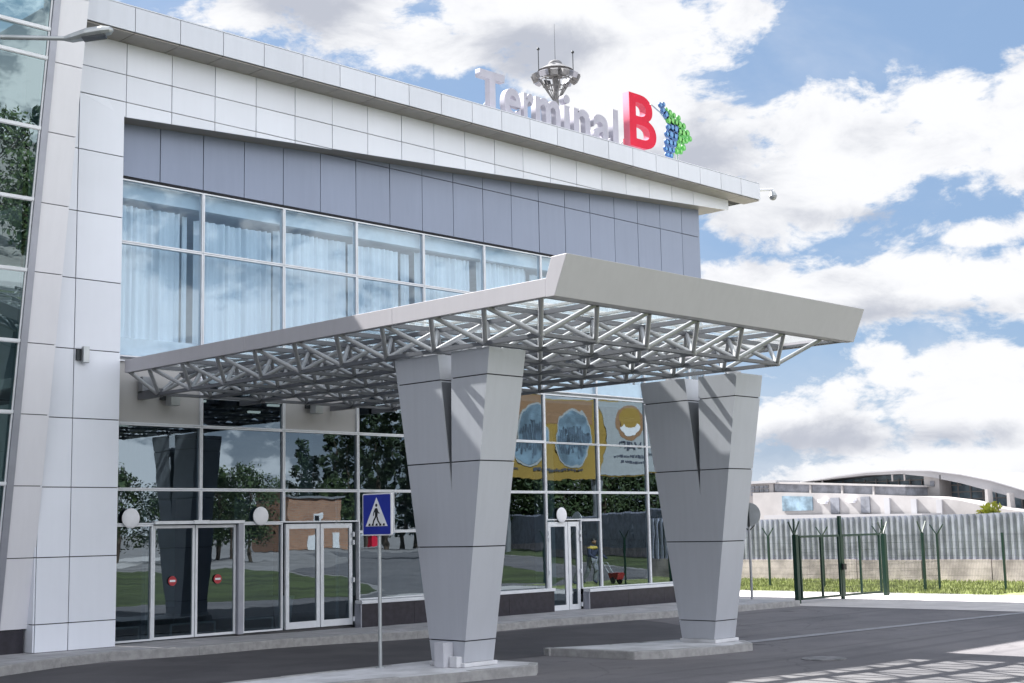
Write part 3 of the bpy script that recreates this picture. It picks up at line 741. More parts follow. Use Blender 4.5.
for y_ in lyy:
    mb = MB(); mb.beam((lx[0]-.03, y_, ZL), (lx[-1]+.03, y_, ZL), .10, .05); mb.build('lower_chord', M['steel_flat'], C)
for x_ in lx:
    mb = MB(); mb.beam((x_, lyy[0]-.03, ZL-.003), (x_, lyy[-1]+.03, ZL-.003), .10, .056); mb.build('lower_chord', M['steel_flat'], C)
for y_ in uy:
    mb = MB(); mb.beam((XL+.07, y_, ZU+.03), (XR-.07, y_, ZU+.03), .06, .07); mb.build('upper_chord', M['steel_flat'], C)
for x_ in ux[1:-1]:
    mb = MB(); mb.beam((x_, -10.72, ZU+.027), (x_, YB, ZU+.027), .06, .064); mb.build('upper_chord', M['steel_flat'], C)
nodes = sorted([(x_, y_) for x_ in lx for y_ in lyy], key=lambda p: (Vector((*p, ZL))-CAM).length)
edge = [p for p in nodes if abs(p[1]-lyy[0]) < .01 or abs(p[0]-lx[0]) < .01 or abs(p[0]-lx[-1]) < .01 or abs(p[1]-lyy[1]) < .01]
nodes = sorted(nodes, key=lambda p: (p not in edge, (Vector((*p, ZL))-CAM).length))
rest = MB(); k = 0
for (x_, y_) in nodes:
    for sx in (-1, 1):
        for sy in (-1, 1):
            a_ = Vector((x_+sx*.03, y_+sy*.03, ZL+.02)); b_ = Vector((max(XL+.08, min(XR-.08, x_+sx*.56)), max(-10.8, y_+sy*.53), ZU+.01))
            if b_.y > YB: b_.y = YB-.03
            if k < 100:
                mb = MB(); mb.tube(a_, b_, .037, 10); mb.build('web_strut', M['steel'], C)
            else: rest.tube(a_, b_, .037, 8)
            k += 1
o = rest.build('web_struts', M['steel'], C); o['kind'] = 'stuff'
mb = MB()
for (x_, y_) in nodes: mb.sphere((x_, y_, ZL+.005), .065, 10, 6, (1, 1, .75))
mb.build('node_joints', M['steel'], C)
# glass roof: one sheet of panes laid on the upper chords
mb = MB()
gx = [XL+.08]+ux[1:-1]+[XR-.08]; gy = [-10.83]+uy[1:]+[YB-.01]
for i in range(len(gx)-1):
    for j in range(len(gy)-1):
        z_ = 5.275+random.uniform(-.002, .002); mb.box(gx[i]+.012, gx[i+1]-.012, gy[j]+.012, gy[j+1]-.012, z_, z_+.012)
mb.build('roof_glazing', M['roof_glass'], C)
mb = MB()
for x_ in gx[1:-1]: mb.box(x_-.03, x_+.03, -10.83, YB, 5.292, 5.32)
for y_ in gy[1:-1]: mb.box(gx[0], gx[-1], y_-.025, y_+.025, 5.323, 5.34)
mb.build('glazing_bars', M['steel_flat'], C)
# wall bracket and mounts at the building side
for x_ in lx[::2]+[lx[-1]]:
    mb = MB(); mb.box(x_-.05, x_+.05, -.28, .47, ZL-.06, ZL+.10); mb.build('wall_bracket', M['steel_flat'], C)

# ------------------------------------------------------------------ small fittings on the building
def globe(x, y, z, label, r=.19):
    t = thing('wall_lamp', (x, y, z), label, 'lamp', 'round lamps above the doors')
    mb = MB(); mb.tube((0, -.03, 0), (0, -.018, 0), r*.95, 28); mb.build('back_ring', M['grey_metal'], t, local=True)
    mb = MB(); mb.sphere((0, -.04, 0), r, 28, 14, (1, .16, 1)); mb.build('lamp_shade', M['lamp_white'], t, local=True)
globe(13.80, .485, 2.48, 'round white lamp beside the white pier, left of the sliding doors')
globe(16.77, .485, 2.50, 'round white lamp over the panel between sliding doors and double door')
globe(25.88, .485, 2.46, 'round white lamp above the narrow door between the pillars')
t = thing('wall_light', (12.5, -.03, 5.45), 'small grey box wall light on the white pier', 'wall light')
mb = MB(); mb.box(-.06, .06, -.12, -.03, -.15, .15); mb.build('housing', M['galv'], t, local=True, bevel=.008)
mb = MB(); mb.box(-.14, .0, -.029, .03, -.10, .10); mb.build('bracket', M['dark_metal'], t, local=True)
for (x_, lab) in ((14.6, 'grey box floodlight on the beige panel left of the dark glass under the canopy'), (18.1, 'grey box floodlight on the beige panel right of the dark glass under the canopy')):
    t = thing('box_floodlight', (x_, .47, 4.78), lab, 'floodlight', 'box floodlights under the canopy')
    mb = MB(); mb.box(-.10, .10, -.26, -.06, -.13, .10); mb.build('housing', M['galv'], t, local=True, bevel=.008)
    mb = MB(); mb.box(-.2, .02, -.06, -.0, -.02, .10); mb.build('bracket', M['dark_metal'], t, local=True)
mb = MB(); mb.box(13.92, 14.16, .30, .465, 4.86, 5.18)
tag(mb.build('junction_box', M['grey_metal'], bevel=.01), 'grey junction box on the beige panel behind the first truss bay', 'junction box')
# cctv dome camera on the cornice corner
t = thing('cctv_camera', (33.78, -.5, 11.93), 'white dome security camera on an arm at the right roof corner', 'camera')
mb = MB(); mb.tube((0, 0, 0), (.48, -.22, .06), .04, 10); mb.tube((.48, -.22, .06), (.48, -.22, -.04), .045, 10); mb.build('arm', M['lamp_white'], t, local=True)
mb = MB(); mb.tube((.48, -.22, -.02), (.48, -.22, -.15), .07, 16, .13); mb.build('housing', M['galv'], t, local=True)
mb = MB(); mb.sphere((.48, -.22, -.16), .115, 16, 10); mb.build('dome', M['grey_metal'], t, local=True)

# ------------------------------------------------------------------ roof letters
S = thing('roof_sign', (26, .3, 12.1), 'large white roof letters Terminal with a red B', 'sign')
def letter(ch, x0, x1, z0, z1, y, depth, m_face, m_side, off=.0):
    cu = bpy.data.curves.new('letter', 'FONT'); cu.body = ch; cu.extrude = .5; cu.offset = off; cu.resolution_u = 6
    ob = bpy.data.objects.new('tmp', cu); COL.objects.link(ob)
    dg = bpy.context.evaluated_depsgraph_get(); me = bpy.data.meshes.new_from_object(ob.evaluated_get(dg))
    bpy.data.objects.remove(ob); bpy.data.curves.remove(cu)
    xs_ = [v.co.x for v in me.vertices]; ys_ = [v.co.y for v in me.vertices]
    a_, b_, c_, d_ = min(xs_), max(xs_), min(ys_), max(ys_)
    for v in me.vertices:
        X = x0+(v.co.x-a_)/(b_-a_)*(x1-x0); Z = z0+(v.co.y-c_)/(d_-c_)*(z1-z0); Y = y+(.5-v.co.z)*depth
        v.co = (X, Y, Z)
    me.materials.clear(); me.materials.append(m_face); me.materials.append(m_side)
    bm = bmesh.new(); bm.from_mesh(me); bmesh.ops.recalc_face_normals(bm, faces=bm.faces[:])
    for f in bm.faces: f.material_index = 0 if abs(f.normal.y) > .9 else 1
    bm.to_mesh(me); bm.free()
    o = bpy.data.objects.new('letter', me); COL.objects.link(o); o.parent = S; o.matrix_parent_inverse = Matrix.Translation(S.location).inverted()
    return o
bz = 12.34; xh = 13.15; cap = 13.42
for ch, xa, xb, zt_ in (('T', 23.10, 23.96, cap), ('e', 23.94, 24.54, xh), ('r', 24.64, 25.02, xh), ('m', 25.08, 26.02, xh), ('i', 26.15, 26.40, cap), ('n', 26.54, 27.20, xh), ('a', 27.32, 28.02, xh), ('l', 28.13, 28.36, cap)):
    letter(ch, xa, xb, bz, zt_, .25, .17, M['letter_white'], M['letter_white'], .022)
o = letter('B', 28.72, 29.88, 12.50, 14.02, .14, .22, M['red'], M['pink_side'], .012); o['label'] = 'large red letter B with pink sides'
mb = MB()
for x_ in (23.5, 24.3, 24.9, 25.6, 26.3, 26.8, 27.5, 28.0, 28.8, 29.6):
    mb.tube((x_, .45, 12.0), (x_, .45, 12.75), .022, 6); mb.tube((x_, .45, 12.7), (x_, 1.3, 12.0), .018, 6)
mb.tube((23.2, .47, 12.27), (29.8, .47, 12.27), .03, 6)
mb.build('support_frame', M['galv'], S)
E_ = thing('roof_emblem', (30.7, .3, 12.1), 'curved cluster of blue and green discs right of the red letter B', 'emblem')
dots = [(30.16, 13.93, .07, 0), (30.30, 13.98, .06, 0), (30.27, 13.80, .09, 0), (30.42, 13.86, .05, 1), (30.40, 13.70, .10, 0), (30.58, 13.78, .09, 1), (30.76, 13.75, .07, 1), (30.52, 13.56, .10, 1),
        (30.68, 13.58, .11, 1), (30.86, 13.56, .09, 1), (31.02, 13.52, .10, 1), (30.50, 13.36, .09, 0), (30.66, 13.38, .11, 0), (30.83, 13.36, .12, 0), (31.02, 13.32, .10, 1), (31.18, 13.30, .11, 1), (31.36, 13.34, .09, 1),
        (30.42, 13.14, .09, 0), (30.60, 13.16, .13, 0), (30.80, 13.14, .11, 0), (31.00, 13.10, .10, 1), (31.14, 13.06, .08, 1), (30.40, 12.90, .09, 0), (30.56, 12.92, .11, 0), (30.74, 12.92, .09, 0), (30.92, 12.90, .10, 1),
        (30.34, 12.70, .08, 0), (30.50, 12.70, .10, 0), (30.66, 12.72, .07, 0), (30.84, 12.72, .08, 1), (30.40, 12.54, .07, 0), (30.56, 12.54, .07, 0), (31.20, 13.52, .08, 1), (31.16, 12.88, .08, 1), (31.30, 13.12, .08, 1), (30.98, 13.72, .07, 1), (31.02, 12.74, .07, 1), (31.48, 13.20, .07, 1)]
for x_, z_, r_, g_ in dots:
    mb = MB(); r_ *= .92; n_ = 16
    r_ *= 1.3; disc_y(mb, x_, z_, .16, .20, r_, n_); mb.m = 1; disc_y(mb, x_, z_, .145, .158, r_*.5, n_)
    mb.build('disc', [M['green_dot' if g_ else 'blue_dot'], M['green_light' if g_ else 'blue_light']], E_)
mb = MB(); mb.tube((30.95, .4, 12.0), (30.95, .4, 13.3), .035, 8); mb.tube((31.15, .4, 12.0), (31.15, .4, 13.15), .03, 8); mb.tube((30.95, .45, 12.8), (30.95, 1.4, 12.0), .025, 6)
for (a_, b_) in (((29.9, 13.95), (30.3, 13.8)), ((30.3, 13.8), (31.0, 13.3)), ((31.0, 13.3), (30.5, 12.6))): mb.tube((a_[0], .33, a_[1]), (b_[0], .33, b_[1]), .02, 6)
mb.build('support_frame', M['galv'], E_)

# ------------------------------------------------------------------ street lamp arm, crosswalk sign, round signs
t = thing('street_lamp', (8.0, -1.85, 0), 'grey street lamp whose flat head reaches in at the upper left', 'street lamp')
hd = Vector((10.30, -4.0, 9.97)); base = Vector((8.0, -1.85, 0))
d_ = (hd-base); d_.z = 0; d_.normalize(); top_ = Vector((base.x, base.y, 9.95))
mb = MB(); mb.tube(base, base+Vector((0, 0, 10.0)), .09, 14, .05); mb.build('pole', M['galv'], t)
mb = MB(); mb.tube(top_, hd-d_*.30+Vector((0, 0, -.10)), .045, 10, .035); mb.build('arm', M['galv'], t)
def ring(c, d, s, u, w, h): return [c+s*w*a_+u*h*b_ for a_, b_ in ((-1, -.4), (-.6, -1), (.6, -1), (1, -.4), (1, .2), (.55, 1), (-.55, 1), (-1, .2))]
mb = MB(); s_ = d_.cross(Vector((0, 0, 1))); secs = [(-.34, .035, .035, -.10), (-.22, .09, .06, -.09), (.0, .13, .075, -.03), (.25, .135, .07, .01), (.37, .09, .05, .03), (.41, .03, .02, .035)]
vs = []
for a_, w_, h_, z_ in secs: vs += ring(hd+d_*a_+Vector((0, 0, z_)), d_, s_, Vector((0, 0, 1)), w_, h_)
mb.add(vs, [(8*j+i, 8*j+(i+1) % 8, 8*(j+1)+(i+1) % 8, 8*(j+1)+i) for j in range(5) for i in range(8)]+[tuple(range(7, -1, -1)), tuple(range(40, 48))])
mb.build('lamp_head', M['galv'], t, bevel=.004)
mb = MB(); mb.beam(hd+d_*-.05+Vector((0, 0, -.115)), hd+d_*.30+Vector((0, 0, -.065)), .18, .03); mb.build('lens', M['dark_metal'], t)

t = thing('crosswalk_sign', (13.45, -7.25, .14), 'blue square pedestrian crossing sign on a slim white post', 'road sign')
mb = MB(); mb.tube((0, 0, 0), (0, 0, 2.45), .028, 12); mb.tube((0, 0, 0), (0, 0, .02), .07, 12); mb.build('post', M['galv'], t, local=True)
SZ = .30; zc = 2.24
# plate faces the camera side road: normal towards -x,-y
ang = R(205); nrm = Vector((math.cos(R(183)), math.sin(R(183)), 0)); sx_ = Vector((-nrm.y, nrm.x, 0))
def plate(mb, pts, d0, d1):
    n = len(pts); A_ = [sx_*x+Vector((0, 0, z))+nrm*d0 for x, z in pts]; B_ = [sx_*x+Vector((0, 0, z))+nrm*d1 for x, z in pts]
    mb.add(A_+B_, [tuple(range(n-1, -1, -1)), tuple(range(n, 2*n))]+[(i, (i+1) % n, n+(i+1) % n, n+i) for i in range(n)])
def rrect(w, h, cz, r=.03):
    o = []
    for cx_, cz_, a0 in ((w-r, h-r, 0), (-w+r, h-r, 90), (-w+r, -h+r, 180), (w-r, -h+r, 270)):
        for k in range(5): a = R(a0+k*22.5); o.append((cx_+r*math.cos(a), cz+cz_+r*math.sin(a)))
    return o
mb = MB(); plate(mb, rrect(SZ+.012, SZ+.012, zc), .012, .048); mb.build('plate', M['sign_white'], t, local=True)
mb = MB(); plate(mb, rrect(SZ-.006, SZ-.006, zc, .022), .0485, .052); mb.build('blue_face', M['sign_blue'], t, local=True)
mb = MB(); plate(mb, [(-.235, zc-.175), (.235, zc-.175), (0, zc+.25)], .0525, .056); mb.build('white_triangle', M['sign_white'], t, local=True)
mb = MB(); e0, e1 = .0565, .060
plate(mb, [(.022*math.cos(R(a)), zc+.135+.024*math.sin(R(a))) for a in range(0, 360, 30)], e0, e1)
for pts in ([(-.032, .10), (.018, .105), (.034, .075), (.024, -.02), (-.026, -.02)],            # torso
            [(-.026, -.02), (.004, -.02), (-.045, -.085), (-.062, -.14), (-.088, -.14), (-.066, -.07)],   # rear leg
            [(.0, -.02), (.026, -.02), (.048, -.08), (.082, -.125), (.074, -.145), (.024, -.09)],         # front leg
            [(-.03, .095), (-.018, .07), (-.05, .03), (-.058, -.01), (-.072, -.006), (-.062, .04)],       # arm
            [(.02, .095), (.03, .07), (.052, .04), (.07, .035), (.066, .022), (.045, .026), (.018, .06)]):
    plate(mb, [(x_, zc-.012+z_) for x_, z_ in pts], e0, e1)
for xq in (-.175, -.105, -.02, .06, .135):                                                           # stripes of the crossing
    plate(mb, [(xq, zc-.168), (xq+.045, zc-.168), (xq+.040+.004, zc-.135), (xq+.012, zc-.135)], e0, e1+.0004)
mb.build('walking_figure', M['black'], t, local=True)
mb = MB(); 
for zz in (zc-.14, zc+.14): mb.tube((0.02, 0, zz-.02), (0.02, 0, zz+.02), .036, 12)
mb.build('clamp', M['galv'], t, local=True)

def round_sign(loc, label, yawd, H=2.35):
    t = thing('round_road_sign', loc, label, 'road sign')
    n_ = Vector((math.cos(R(yawd)), math.sin(R(yawd)), 0))
    mb = MB(); mb.tube((0, 0, 0), (0, 0, H-.35), .035, 12); mb.build('post', M['grey_metal'], t, local=True)
    mb = MB(); mb.tube(Vector((0, 0, H))+n_*.03, Vector((0, 0, H))+n_*.05, .33, 32, smooth=False); mb.build('disc', M['galv'], t, local=True)
    mb = MB(); s__ = Vector((-n_.y, n_.x, 0))
    mb.beam(Vector((0, 0, H-.36)), Vector((0, 0, H+.3)), .04, .03); mb.beam(Vector((0, 0, H-.45)), Vector((0, 0, H-.3))+s__*.16, .03); mb.beam(Vector((0, 0, H-.45)), Vector((0, 0, H-.3))-s__*.16, .03)
    mb.build('bracket', M['dark_metal'], t, local=True)
    return t
round_sign((32.25, -.75, .05), 'grey back of a round road sign half hidden by the far pillar', 20)
round_sign((37.8, -9.5, -.07), 'round road sign standing by the apron out of frame to the right', 200, 2.5)

# ------------------------------------------------------------------ green gate and mesh fences
def barb(mb, x, y, z, along='y', s=1.):
    for k in (-1, 1):
        dx_, dy_ = (0, .27*k) if along == 'y' else (.27*k, 0)
        mb.beam((x, y, z-.02), (x+dx_*s, y+dy_*s, z+.36*s), .03)
G = thing('green_gate', (35.4, -1.6, -.07), 'dark green double leaf steel gate with barbed tops', 'gate')
zb = -.07
mb = MB(); mb.box(33.12, 33.25, -1.68, -1.56, zb, 1.82); barb(mb, 33.17, -1.6, 1.82, 'x'); mb.beam((33.17, -1.6, 1.8), (33.17, -1.6, 2.26), .035); mb.build('gate_post', M['green_paint'], G)
mb = MB(); mb.box(37.9, 38.04, -1.68, -1.56, zb, 1.76); barb(mb, 37.98, -1.6, 1.76, 'x'); mb.beam((37.95, -1.6, 1.7), (37.95, -1.6, 2.2), .035); mb.build('gate_post', M['green_paint'], G)
def mesh_panel(mb, p, q, z0, z1, dv=.05, dh=.2, w=.0032):
    p = Vector((*p, 0)); q = Vector((*q, 0)); L = (q-p).length; d = (q-p)/L; n = int(L/dv)
    for i in range(n+1):
        c = p+d*(L*i/n); mb.beam((c.x, c.y, z0), (c.x, c.y, z1), w, w)
    k = int((z1-z0)/dh)
    for j in range(k+1):
        z = z0+(z1-z0)*j/k
        for dz in ((0, .03) if j % 4 == 0 else (0,)): mb.beam((p.x, p.y, z+dz), (q.x, q.y, z+dz), w*1.4, w*1.4)
for (xa, xb, bar) in ((33.40, 35.48, 34.50), (35.62, 37.76, 36.60)):
    mb = MB()
    mb.beam((xa, -1.6, zb+.12), (xb, -1.6, zb+.12), .05, .06); mb.beam((xa, -1.6, 1.76), (xb, -1.6, 1.76), .05, .06)
    mb.beam((xa+.03, -1.6, zb+.15), (xa+.03, -1.6, 1.74), .05); mb.beam((xb-.03, -1.6, zb+.15), (xb-.03, -1.6, 1.74), .06); mb.beam((bar, -1.6, zb+.15), (bar, -1.6, 1.74), .055)
    f = mb.build('gate_leaf', M['green_paint'], G)
    mb = MB(); mesh_panel(mb, (xa+.06, -1.6), (xb-.06, -1.6), zb+.15, 1.73); w_ = mb.build('wire_mesh', M['wire']); setpar(w_, f)
mb = MB(); mb.box(35.50, 35.60, -1.64, -1.56, zb+.02, 2.32); mb.build('centre_post', M['green_paint'], G)
mb = MB(); mb.box(35.47, 35.63, -1.72, -1.66, .78, .95); mb.build('lock', M['black'], G)
F = thing('gate_side_fence', (39.2, -1.7, -.07), 'short green mesh fence linking the gate to the far mesh fence', 'fence')
mb = MB(); mb.box(40.06, 40.14, -1.80, -1.72, zb, 1.76); barb(mb, 40.1, -1.75, 1.76, 'x'); mb.build('post', M['green_paint'], F)
mb = MB(); mesh_panel(mb, (38.1, -1.62), (40.05, -1.74), zb+.05, 1.7); mb.build('wire_mesh', M['wire'], F)
mb = MB(); mesh_panel(mb, (40.15, -1.75), (41.3, -1.62), zb+.05, 1.7); mb.build('wire_mesh', M['wire'], F)
F = thing('green_mesh_fence', (41.3, 0, -.07), 'long green welded mesh fence with y-shaped posts along the lawn', 'fence')
ys_ = [-14.3+2.16*i-.2 for i in range(13)]
ys_ = [-3.8-2.17*i for i in range(5, 0, -1)]+[-3.8, -1.62, .45, 2.6, 4.78, 6.95, 9.1, 11.3, 13.4]
for y_ in ys_:
    mb = MB(); mb.box(41.27, 41.33, y_-.03, y_+.03, zb, 1.72)
    if abs(y_+3.8) > .1: barb(mb, 41.3, y_, 1.70, 'y', .85)
    mb.build('post', M['green_paint'], F)
for a_, b_ in zip(ys_[:-1], ys_[1:]):
    mb = MB(); mesh_panel(mb, (41.32, a_+.05), (41.32, b_-.05), zb+.05, 1.66); mb.build('wire_mesh', M['wire'], F)

# ------------------------------------------------------------------ corrugated fence
def corr_fence(p, q, label, zt0, zt1, zc0=.72, seg=2.6):
    t = thing('corrugated_fence', (*p, 0), label, 'fence')
    P = Vector((*p, 0)); Q = Vector((*q, 0)); L = (Q-P).length; d = (Q-P)/L; nrm_ = Vector((-d.y, d.x, 0)); k = int(L/seg)
    for i in range(k):
        a_ = P+d*(L*i/k+.02); b_ = P+d*(L*(i+1)/k-.02); n0 = nrm_*.12
        mb = MB(); dz = random.uniform(-.02, .02)
        mb.hexa([(*(a_-n0).xy, -.3), (*(b_-n0).xy, -.3), (*(b_+n0).xy, -.3), (*(a_+n0).xy, -.3), (*(a_-n0).xy, zc0+dz), (*(b_-n0).xy, zc0+dz), (*(b_+n0).xy, zc0+dz), (*(a_+n0).xy, zc0+dz)])
        mb.build('concrete_base', M['old_concrete'], t)
        zt_ = zt0+(zt1-zt0)*(i+.5)/k+random.uniform(-.02, .02); LL = (b_-a_).length+.036; per = .235; m2 = int(LL/per); pr = []
        for j in range(m2):
            s0 = LL*j/m2; u_ = LL/m2
            pr += [(s0, 0), (s0+u_*.38, 0), (s0+u_*.5, .075), (s0+u_*.88, .075)]
        pr.append((LL, 0)); n = len(pr); vs = []
        a_ = a_-d*.018
        for z in (zc0-.02, zt_):
            for s0, o_ in pr: c = a_+d*s0+nrm_*(o_+.0); vs.append((c.x, c.y, z))
        for z in (zc0-.02, zt_):
            for s0, o_ in pr: c = a_+d*s0+nrm_*(o_+.012); vs.append((c.x, c.y, z))
        mb = MB(); mb.add(vs, [(j, j+1, n+j+1, n+j) for j in range(n-1)]+[(2*n+j, 3*n+j, 3*n+j+1, 2*n+j+1) for j in range(n-1)]+[(n+j, n+j+1, 3*n+j+1, 3*n+j) for j in range(n-1)])
        mb.build('sheet', M['corrugated'], t)
    return t
corr_fence((47.5, -14), (47.5, 32), 'grey corrugated metal fence on a concrete base behind the lawn', 2.42, 2.2)
corr_fence((112, -92), (74, -30), 'distant corrugated fence across the road, mirrored in the glass', 3.4, 3.3, .6, 4)

# ------------------------------------------------------------------ far terminal with arched roof
KS = 1.7333
def fY(y): return (y+23.25)*KS-23.25
def fZ(z): return (z-2.1)*KS+2.1
FT = thing('distant_terminal', (260, fY(60), 0), 'distant pale terminal with long arched roof and blue glazing behind the fence', 'building')
def fpoly(name, pts, x0, x1, m_, parent=FT, sub=None):
    global KS
    KS = x0/150
    mb = MB(); mb.prism([(fY(a_), fZ(b_)) for a_, b_ in pts], 'x', x0, x1); o = mb.build(name, m_, parent if not sub else None)
    if sub: setpar(o, sub)
    return o
arch = [(73.4, 7.45), (70, 7.72), (67.65, 7.95), (64.17, 8.22), (59.5, 8.28), (55.65, 8.05), (51.95, 7.46), (48.39, 6.64), (46.1, 5.9), (44.64, 5.4), (41, 4.3), (36, 2.8)]
under = [(36, 1.9), (41, 3.4), (44.64, 4.3), (46.1, 4.7), (48.39, 5.35), (51.95, 6.4), (55.65, 7.25), (59.5, 7.78), (64.17, 7.82), (67.65, 7.62), (70, 7.45), (73.4, 7.25)]
fpoly('arched_roof', arch+under, 255, 300, M['terminal_roof'])
fpoly('roof_edge_line', [(a_, b_+.03) for a_, b_ in arch]+[(a_, b_-.12) for a_, b_ in arch[::-1]], 254.2, 254.95, M['terminal_roof'])
gl_ = fpoly('glazing', [(70, 5.0), (36, 1.0), (36, 1.95), (41, 3.45), (44.64, 4.6), (46.1, 5.05), (48.39, 5.8), (51.95, 6.8), (55.65, 7.5), (59.5, 7.8), (64.17, 7.85), (67.65, 7.6), (70, 7.4)], 262, 263, M['terminal_glass'])
KS = 261/150; mb = MB(); y_ = 45.0
while y_ < 68: mb.box(261.6, 261.9, fY(y_)-.12, fY(y_)+.12, 1, fZ(4.2+3.1*math.sin(max(0, min(1, (y_-40)/22))*1.5))); y_ += 1.5
for z_ in (4.6, 5.4, 6.2, 7.0): mb.box(261.4, 261.55, fY(52 if z_ > 6 else 46+2*(z_-4.6)), fY(68), fZ(z_)-.1, fZ(z_)+.1)
o = mb.build('mullions', M['terminal_white']); setpar(o, gl_)
fpoly('white_shaft', [(56.5, 4.6), (54.6, 4.4), (54.6, 7.3), (56.5, 7.6)], 256, 261, M['terminal_white'])
fpoly('shaft_window', [(55.75, 6.2), (55.25, 6.15), (55.25, 6.75), (55.75, 6.8)], 255.7, 255.95, M['terminal_dark'])
for yc in (48.9, 46.35): fpoly('column', [(yc+.35, 0), (yc-.35, 0), (yc-.1, 5.6 if yc > 48 else 5.1), (yc+.2, 5.6 if yc > 48 else 5.1)], 252, 254, M['terminal_white'])
lw = [(80.6, 0), (80.6, 6.25), (76.5, 6.2), (67.7, 5.75), (60, 5.25), (56, 5.0), (52.2, 4.45), (48.6, 3.6), (44.7, 3.0), (44, 0)]
fpoly('lower_wall', lw, 246, 254, M['terminal_white'])
fpoly('louvre_band', [(77.2, 6.3), (77.2, 7.3), (59, 6.2), (59, 5.25)], 247, 261.3, M['terminal_dark'])
fpoly('louvre_parapet', [(77.4, 7.32), (77.4, 7.55), (58.9, 6.42), (58.9, 6.22)], 246.4, 261.3, M['terminal_white'])
for yc in (72, 67.5, 63.2): fpoly('louvre_pier', [(yc+.12, 6.2-(77-yc)*.058), (yc-.12, 6.2-(77-yc)*.058), (yc-.12, 7.26-(77-yc)*.06), (yc+.12, 7.26-(77-yc)*.06)], 246.6, 246.98, M['terminal_white'])
bl = fpoly('side_block', [(84.5, 0), (77.4, 0), (77.4, 7.4), (84.5, 7.4)], 247, 262, M['terminal_white'])
fpoly('roof_slab', [(84.9, 7.42), (77.0, 7.42), (77.0, 7.75), (84.9, 7.75)], 246, 263, M['terminal_roof'], sub=bl)
for yy in (80.6, 79.9, 79.2, 78.5):
    for z_ in (6.05, 6.5, 6.95): fpoly('window', [(yy+.28, z_-.17), (yy-.28, z_-.17), (yy-.28, z_+.15), (yy+.28, z_+.15)], 246.7, 246.96, M['terminal_dark'], sub=bl)
w1 = fpoly('window', [(76.2, 3.8), (71.8, 3.8), (71.8, 5.5), (76.2, 5.7)], 245.6, 245.96, M['terminal_glass'])
w1['label'] = 'wide pale blue window'
for yc in (68.6, 64.4):
    fpoly('window', [(yc+.6, 3.3), (yc-.6, 3.3), (yc-.6, 5.25), (yc+.6, 5.25)], 245.6, 245.96, M['terminal_dark'])
KS = 245/150
for yc in (70.3, 66.4):
    mb = MB(); mb.box(244.6, 245.95, fY(yc)-.9, fY(yc)+.9, fZ(4.75), fZ(5.1)); mb.box(245.0, 245.95, fY(yc)-.6, fY(yc)+.6, fZ(4.55), fZ(4.74)); mb.build('vent_hood', M['lamp_white'], FT)
for yc in (61.5, 58.0, 54.8): fpoly('pilaster', [(yc+.35, 2), (yc-.35, 2), (yc-.35, 5.0-(61.5-yc)*.06), (yc+.35, 5.0-(61.5-yc)*.06)], 245.4, 245.97, M['terminal_roof'])
fpoly('ledge', [(79, 3.35), (57, 3.05), (57, 2.5), (79, 2.9)], 238, 245.3, M['terminal_roof'])
for yc, h_ in ((78.2, .5), (76.9, .3), (66.6, .55), (64.9, .6), (60, .25)):
    mb = MB(); mb.box(255, 255.3, fY(yc)-.12, fY(yc)+.12, fZ(7.3), fZ(7.6+h_))
    mb.build('roof_mast', M['terminal_white'], FT)

# ------------------------------------------------------------------ high mast floodlight
HM = thing('high_mast_floodlight', (62.9, 33.9, .7), 'tall mast with a ring of floodlights rising behind the roof letters', 'floodlight mast')
mb = MB(); mb.tube((0, 0, 0), (0, 0, 29.8), .33, 16, .17); mb.build('mast', M['mast_grey'], HM, local=True)
mb = MB()
for i in range(12):
    a = 2*math.pi*i/12; mb.tube((.22*math.cos(a), .22*math.sin(a), 28.4), (.95*math.cos(a), .95*math.sin(a), 29.6), .035, 6)
for rr, zz in ((1.0, 29.65), (1.0, 30.1), (.6, 29.2)):
    for i in range(24):
        a, b_ = 2*math.pi*i/24, 2*math.pi*(i+1)/24; mb.tube((rr*math.cos(a), rr*math.sin(a), zz), (rr*math.cos(b_), rr*math.sin(b_), zz), .035, 6)
mb.build('ring_frame', M['mast_grey'], HM, local=True)
mb = MB(); mb.tube((0, 0, 30.25), (0, 0, 30.75), 1.15, 24, .35); mb.tube((0, 0, 29.9), (0, 0, 30.25), .45, 16, .45); mb.sphere((0, 0, 30.72), .45, 16, 8, (1, 1, .6)); mb.build('crown', M['mast_grey'], HM, local=True)
for i in range(12):
    a = 2*math.pi*(i+.3)/12; c_ = Vector((1.28*math.cos(a), 1.28*math.sin(a), 29.9)); d_ = Vector((math.cos(a), math.sin(a), 0)); s_ = Vector((-d_.y, d_.x, 0))
    mb = MB(); mb.beam(c_-d_*.12, c_+d_*.22+Vector((0, 0, -.16)), .46, .36); mb.build('lamp', M['alu_dark' if i % 3 == 0 else 'mast_grey'], HM, local=True)
mb = MB(); mb.tube((0, 0, 30.7), (0, 0, 33.4), .02, 6, .008)
mb.tube((-.75, .75, 30.2), (-.75, .75, 31.7), .03, 6); mb.sphere((-.75, .75, 31.75), .1, 8, 6); mb.tube((.8, -.8, 30.1), (.8, -.8, 31.5), .03, 6); mb.sphere((.8, -.8, 31.5), .1, 8, 6)
mb.build('antenna', M['dark_metal'], HM, local=True)

